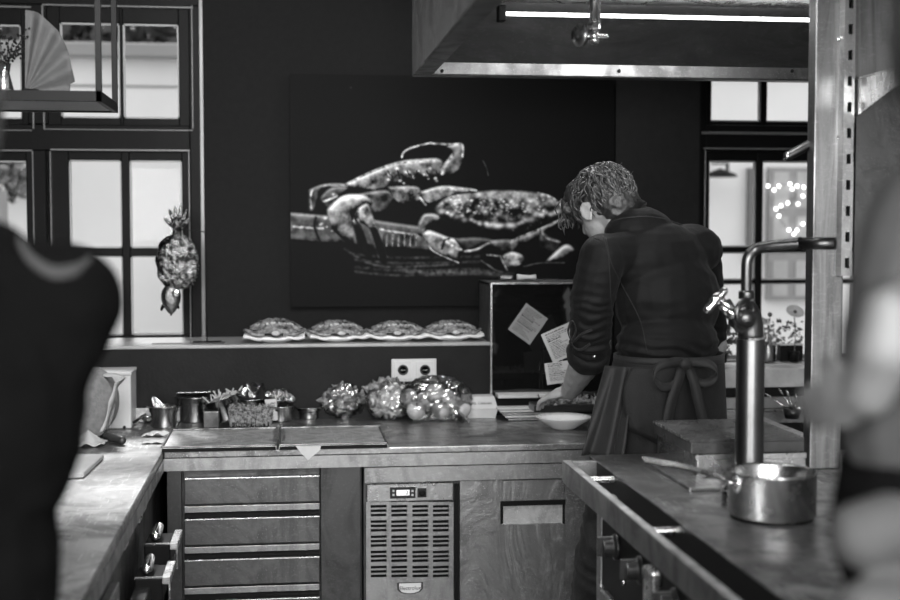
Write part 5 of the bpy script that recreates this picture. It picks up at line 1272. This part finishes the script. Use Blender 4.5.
# shirt
m = MB()
m.ell(P(640, 236, 3.655), (.115, .085, .085), ROT); m.ell(P(657, 262, 3.64), (.178, .118, .115), ROT); m.ell(P(668, 300, 3.62), (.172, .128, .15), ROT)
m.ell(P(668, 345, 3.585), (.163, .124, .11), ROT); m.ell(P(668, 372, 3.57), (.158, .125, .075), ROT); m.ell(P(690, 250, 3.70), (.1, .09, .075), ROT)
m.caps(P(604, 255, 3.53), .062, P(690, 252, 3.73), .07); m.caps(P(628, 220, 3.68), .062, P(640, 232, 3.68), .07)
m.caps(P(602, 258, 3.52), .064, P(592, 300, 3.54), .062); m.caps(P(592, 300, 3.54), .062, P(590, 345, 3.585), .056)
m.caps(P(700, 268, 3.78), .066, P(708, 330, 3.86), .058)
def shd(p, n):
    f = fold(3, .004)(p, n); t = max(0, 1 - ((p - P(588, 325, 3.5)).length / .14)); u = max(0, 1 - (abs(p.z - P(660, 352, 3.5).z) / .07))
    arm = math.sin(p.z * 260 + 5 * noise.noise(p * 14)) * .0035 * t; ws = .004 * math.sin(p.z * 190 + p.x * 30 + 4 * noise.noise(p * 9)) * u
    return f + arm + ws
blob(m, .0055, 4, shd).build('shirt', M['shirt'], ck, smooth=True)
# collar
n0 = P(628, 219, 3.66); ax = (P(605, 208, 3.70) - P(640, 232, 3.66)).normalized(); q = ax.to_track_quat('Z', 'Y').to_matrix()
MB().lathe([(.064, 0), (.068, .0), (.067, .02), (.064, .042), (.060, .044), (.058, .02)], P(633, 222, 3.675), q, 40).build('collar', M['shirt'], ck, smooth=True)
# rolled cuff with strap loop
cf = MB(); cv = (wL - eL).normalized(); q = cv.to_track_quat('Z', 'Y').to_matrix(); cc = P(590, 352, 3.592)
cf.lathe([(.046, -.022), (.056, -.018), (.062, .0), (.064, .02), (.060, .032), (.052, .03), (.048, .01)], cc, q, 40)
cf.v = [tuple(Vector(v) + (Vector(v) - cc).normalized() * .005 * noise.noise(Vector(v) * 40)) for v in cf.v]
cf.build('rolled_cuff', M['shirt'], ck, smooth=True)
st = MB()
l0 = P(583, 335, 3.5)
st.ribbon(bez([P(592, 330, 3.50), P(582, 334, 3.50), P(573, 341, 3.53), P(568, 332, 3.53), P(572, 321, 3.53), P(576, 330, 3.52), P(572, 344, 3.53), P(580, 350, 3.51), P(590, 344, 3.5)], 6), .011, (0, 1, .5), .003)
st.build('sleeve_strap', M['apron'], ck, smooth=True)
MB().ell(P(594.5, 356.5, 3.515), (.0045, .003, .0045)).build('cuff_button', M['chrome'], ck, smooth=True)
# seams raised on the back
def onback(pts, nm, r=.0018):
    out = []
    for (px, py) in bez([(a, b, 0) for a, b in pts], 8) and [(q.x, q.y) for q in bez([(a, b, 0) for a, b in pts], 8)]:
        o_ = Vector((0, 0, H)); d = ray(px, py).normalized(); out.append((o_, d))
    return out
bpy.context.view_layer.update()
shirt = [o for o in COL.objects if o.name == 'shirt'][0]
from mathutils.bvhtree import BVHTree
bv = BVHTree.FromPolygons([Vector(v.co) + WL['shirt'] for v in shirt.data.vertices], [tuple(p.vertices) for p in shirt.data.polygons])
def seam(pts, r=.0018, nm='seam', mt='apron2', lift=.0):
    out = []
    for q in bez([(a, b, 0) for a, b in pts], 8):
        hit = bv.ray_cast(Vector((0, 0, H)), ray(q.x, q.y).normalized())
        if hit[0]: out.append(hit[0] + hit[1] * lift)
    if len(out) > 2: MB().tube(out, r, 6).build(nm, M[mt], ck, smooth=True)
seam([(597, 228), (625, 218), (660, 218), (700, 232)]); seam([(606, 238), (611, 262), (622, 285), (640, 320), (647, 352)], .0014)
seam([(603, 236), (608, 255), (610, 280), (611, 310)], .002); seam([(588, 236), (600, 240)], .0015)
# trousers
m = MB(); m.ell(P(668, 405, 3.58), (.155, .12, .12), ROT)
for h_, k_, a_ in ((hipL, kL, aL), (hipR, kR, aR)): m.caps(h_, .096, k_, .072); m.caps(k_, .072, a_ + Vector((0, 0, .0)), .058)
def trd(p, n):
    t = max(0, 1 - abs(p.z - .62) / .25); return fold(7, .005)(p, n) + t * .003 * math.sin(p.z * 110 + p.x * 90 + 22 * noise.noise(p * 5))
blob(m, .007, 3, trd).build('trousers', M['denim'], ck, smooth=True)
for a_, s in ((aL, 0), (aR, 1)):
    m = MB(); m.caps(a_ + Vector((.01, -.03, -.045)), .042, a_ + Vector((-.075, .15, -.055)), .034); q = blob(m, .006, 2)
    q.v = [(x, y, max(z, .0)) for x, y, z in q.v]; q.build('shoe', M['blackp'], ck, smooth=True)
# apron
wz = P(668, 362, 3.45).z; wcn = P(669, 362, 3.575); hz_ = .84
def sk(u, v, o_=0.0):
    a = math.radians(30) + 2 * math.pi * u; z = wz + (hz_ - wz) * v; g = .165 + .028 * min(1, v * 1.6) ** .8 + .012 * v; fo = .007 * v * math.sin(u * 46 + math.sin(u * 9) * 2) + .004 * v * math.sin(u * 90 + v * 3)
    x = (g + fo + o_) * math.cos(a - math.radians(30)); y = (g * .82 + fo + o_) * math.sin(a - math.radians(30)); r = ROT @ Vector((x, y, 0)); return (wcn.x + r.x - .03 * v, wcn.y + r.y, z)
MB().grid(lambda u, v: sk(u, v), 150, 26, .003).build('apron', M['apron'], ck, smooth=True)
def flap(u, v):   # overlapping left panel, swinging out to the left
    p0 = P(609 + 24 * u, 367, 3.455 + .0 * u); p1 = P(583 + 37 * u + 6 * math.sin(u * 3), 457, 3.41); q = p0.lerp(p1, v); q.y += -.012 * math.sin(u * 13 + v * 2) * (.4 + v) - .012 + .05 * (1 - u) ** 2; return q
MB().grid(flap, 30, 20, .003).build('apron_flap', M['apron2'], ck, smooth=True)
def flap2(u, v):
    x0, x1 = 632 + u * 92, 632 + u * 90; p = P(x0, 368, 3.43); q = P(x1 - 14 * (1 - u) * math.sin(v * 3), 368 + v * (62 + 22 * min(1, u * 2.2)), 3.40 + .0 * u); r = p.lerp(q, v); r.y = 3.425 - .03 * math.sin(math.pi * u) + .10 * max(0, u - .55) ** 1.3 * 2 - .012 * v - .004 * math.sin(u * 22) * v; return r
MB().grid(flap2, 40, 20, .003).build('apron_back_panel', M['apron'], ck, smooth=True)
wb = [Vector(sk(k / 60, 0, .003)) + Vector((0, 0, .0)) for k in range(61)]
MB().ribbon(wb, .024, (0, 0, 1), .004).build('waistband', M['apron2'], ck, smooth=True)
# bow at the back
BY = 3.385
def rb(pts, wd, nm, side=(0, .35, 1)):
    MB().ribbon(bez([P(x, y, BY + d) for x, y, d in pts], 8), wd, side, .003).build(nm, M['apron2'], ck, smooth=True)
rb([(684, 362, 0), (672, 362, -.02), (657, 368, -.03), (654, 378, -.03), (662, 387, -.025), (674, 384, -.015), (681, 370, 0)], .024, 'bow_loop', [(0, .5, 1)] * 49)
rb([(684, 362, 0), (696, 362, -.02), (710, 364, -.03), (717, 371, -.03), (713, 380, -.025), (700, 382, -.01), (688, 368, 0)], .024, 'bow_loop', [(0, .5, 1)] * 49)
rb([(682, 366, -.004), (678, 382, -.018), (672, 400, -.022), (667, 424, -.02)], .032, 'bow_tail', (1, .2, .2))
rb([(688, 366, -.006), (694, 382, -.018), (698, 400, -.02), (704, 424, -.018)], .028, 'bow_tail', (1, -.2, -.1))
m = MB(); m.ell(P(685, 364, BY - .012), (.018, .014, .016)); m.build('bow_knot', M['apron2'], ck, smooth=True)

# ================================================================== BLURRED PEOPLE IN FRONT
KK = 1.19
class MK(MB):      # same forms, sizes multiplied by KK
    def ell(s, c, r, rot=None, nu=20, nv=12): return MB.ell(s, c, tuple(k * KK for k in r), rot, nu, nv)
    def caps(s, a, ra, b, rb_, n=14): return MB.caps(s, a, ra * KK, b, rb_ * KK, n)
LYd = 1.45
pl_ = thing('person', (P(0, 600, LYd).x, LYd, 0), 'out of focus person in black, shoulder and arm at the left edge', 'person')
def Lp(x, y, d=0): return P(x, y, LYd + d)
m = MK(); m.ell(Lp(-95, 120), (.075, .095, .115)); m.ell(Lp(-95, 165, .05), (.055, .06, .06)); m.ell(Lp(-95, 135, .1), (.012, .016, .02)); m.caps(Lp(-75, 180), .055, Lp(-60, 270), .06)
for s in (-1, 1): m.ell(Lp(-95, 135) + Vector((.075 * s, 0, 0)), (.01, .018, .03))
m.ell(Lp(-80, 420), (.1, .07, .18)); m.ell(Lp(-80, 640), (.1, .075, .16)); m.caps(Lp(60, 308), .036, Lp(4, 480, -.02), .028); m.caps(Lp(4, 480, -.02), .028, Lp(-20, 600, .16), .024)
m.caps(Lp(-180, 305), .045, Lp(-200, 520), .035); m.caps(Lp(-200, 520), .034, Lp(-150, 610, .16), .024)
hand(m, Lp(-20, 600, .16), (-.2, .8, -.3), (.8, .2, 0), (0, .3, .9), .5); hand(m, Lp(-150, 610, .16), (.3, .8, -.3), (.8, -.2, 0), (0, .3, .9), .5)
for s in (-1, 1): m.caps(Lp(-60 + 60 * s, 700), .075, Vector((Lp(-60 + 70 * s, 700).x, LYd, .5)), .052); m.caps(Vector((Lp(-60 + 70 * s, 700).x, LYd, .5)), .05, Vector((Lp(-60 + 70 * s, 700).x, LYd - .02, .06)), .036); m.caps(Vector((Lp(-60 + 70 * s, 700).x, LYd - .02, .04)), .035, Vector((Lp(-60 + 70 * s, 700).x, LYd + .14, .03)), .028)
blob(m, .007, 3).build('body', M['skin'], pl_, smooth=True)
m = MK(); m.caps(Lp(62, 302), .0545, Lp(-160, 300), .06); m.caps(Lp(63, 304), .053, Lp(18, 420), .046); m.caps(Lp(18, 420), .046, Lp(6, 480, -.02), .044); m.ell(Lp(-72, 400), (.14, .1, .17)); m.ell(Lp(-76, 560), (.12, .1, .24)); m.caps(Lp(-180, 305), .053, Lp(-200, 520), .046)
m.ell(Lp(-50, 268), (.08, .06, .05)); m.caps(Lp(12, 480, -.02), .046, Lp(-8, 560, .1), .04)
blob(m, .006, 4, fold(5, .003)).build('shirt', M['dgrey'], pl_, smooth=True)
m = MK(); m.ell(Lp(-76, 660), (.124, .1, .12))
for s in (-1, 1): m.caps(Lp(-60 + 60 * s, 700), .09, Vector((Lp(-60 + 70 * s, 700).x, LYd, .5)), .065); m.caps(Vector((Lp(-60 + 70 * s, 700).x, LYd, .5)), .065, Vector((Lp(-60 + 70 * s, 700).x, LYd - .02, .08)), .05)
blob(m, .007, 3, fold(6, .003)).build('trousers', M['dgrey'], pl_, smooth=True)
MB().ribbon(bez([Lp(18, 238, -.05), Lp(30, 258, -.055), Lp(52, 272, -.058), Lp(75, 270, -.05), Lp(90, 262, -.03)], 6), .014, (0, .4, 1), .003).build('apron_strap', M['strap'], pl_, smooth=True)
m = MK(); m.ell(Lp(-95, 105, -.015), (.083, .1, .1)); blob(m, .006, 2, lambda p, n: .005 * noise.noise(p * 50)).build('hair', M['hair'], pl_, smooth=True)

KK = 1.22
RYd = 1.13
pr_ = thing('person', (P(960, 600, RYd).x, RYd, 0), 'out of focus person in grey at the right edge, pale hand reaching to the saucepan', 'person')
def Rp(x, y, d=0): return P(x, y, RYd + d)
m = MK(); m.ell(Rp(1010, 40), (.075, .095, .115)); m.ell(Rp(1010, 95, .05), (.055, .06, .06)); m.ell(Rp(1005, 60, .1), (.012, .016, .02)); m.caps(Rp(1010, 120), .052, Rp(1010, 220), .06)
for s in (-1, 1): m.ell(Rp(1010, 60) + Vector((.075 * s, 0, 0)), (.01, .018, .03))
m.ell(Rp(1020, 400), (.11, .08, .2)); m.ell(Rp(1020, 700), (.12, .08, .2))
m.caps(Rp(935, 240), .036, Rp(915, 300, -.0), .03); m.caps(Rp(912, 300, -.02), .02, Rp(888, 312, -.1), .018); m.caps(Rp(888, 312, -.1), .018, Rp(884, 350, -.1), .022); m.caps(Rp(884, 350, -.1), .022, Rp(886, 345, -.1), .022); m.caps(Rp(886, 345, -.1), .022, Rp(868, 392, -.08), .018)
hand(m, Rp(864, 394, -.08), (-.36, .88, -.3), (-.2, .1, 1), (-.8, -.5, 0), .45, .55)
m.caps(Rp(1130, 240), .042, Rp(1150, 420), .036); m.caps(Rp(1150, 420), .034, Rp(1050, 560, .1), .024); hand(m, Rp(1050, 560, .1), (-.6, .6, 0), (-.2, .2, .9), (-.6, -.6, 0), .5)
for s in (-1, 1):
    x = Rp(1020 + 90 * s, 800).x; m.caps(Vector((x, RYd, .86)), .075, Vector((x, RYd + .02, .48)), .052); m.caps(Vector((x, RYd + .02, .48)), .05, Vector((x, RYd, .06)), .036); m.caps(Vector((x, RYd, .04)), .035, Vector((x, RYd + .14, .03)), .028)
blob(m, .006, 3).build('body', M['skinl'], pr_, smooth=True)
m = MK(); m.caps(Rp(950, 225), .058, Rp(1120, 225), .058); m.caps(Rp(932, 240), .052, Rp(912, 330), .052); m.ell(Rp(1015, 380), (.135, .095, .2)); m.caps(Rp(1130, 240), .055, Rp(1150, 420), .048); m.caps(Rp(912, 330, .03), .052, Rp(915, 400, .03), .055); m.ell(Rp(1010, 190), (.08, .06, .05))
blob(m, .006, 4, fold(9, .004)).build('sweater', M['grey'], pr_, smooth=True)
m = MK(); m.ell(Rp(905, 468, .02), (.052, .05, .04)); m.ell(Rp(1000, 520, .0), (.13, .1, .12)); m.ell(Rp(1010, 700), (.14, .1, .16)); m.ell(Rp(905, 585, .0), (.045, .04, .02))
blob(m, .006, 4, fold(11, .004)).build('apron', M['dgrey'], pr_, smooth=True)
m = MK(); m.caps(Rp(862, 535, -.06), .024, Rp(940, 520, -.04), .034); m.caps(Rp(865, 612, -.08), .022, Rp(960, 600, -.05), .03); m.caps(Rp(940, 520, -.04), .034, Rp(960, 600, -.05), .03)
blob(m, .005, 4, fold(12, .003)).build('lower_sleeve', M['grey'], pr_, smooth=True)
m = MK()
for s in (-1, 1):
    x = Rp(1020 + 90 * s, 800).x; m.caps(Vector((x, RYd, .86)), .09, Vector((x, RYd + .02, .48)), .065); m.caps(Vector((x, RYd + .02, .48)), .065, Vector((x, RYd, .08)), .05)
m.ell(Rp(1020, 760), (.14, .1, .1)); blob(m, .007, 3).build('trousers', M['dgrey'], pr_, smooth=True)
m = MK(); m.ell(Rp(1010, 28, -.015), (.083, .1, .1)); blob(m, .006, 2, lambda p, n: .005 * noise.noise(p * 50)).build('hair', M['hair'], pr_, smooth=True)
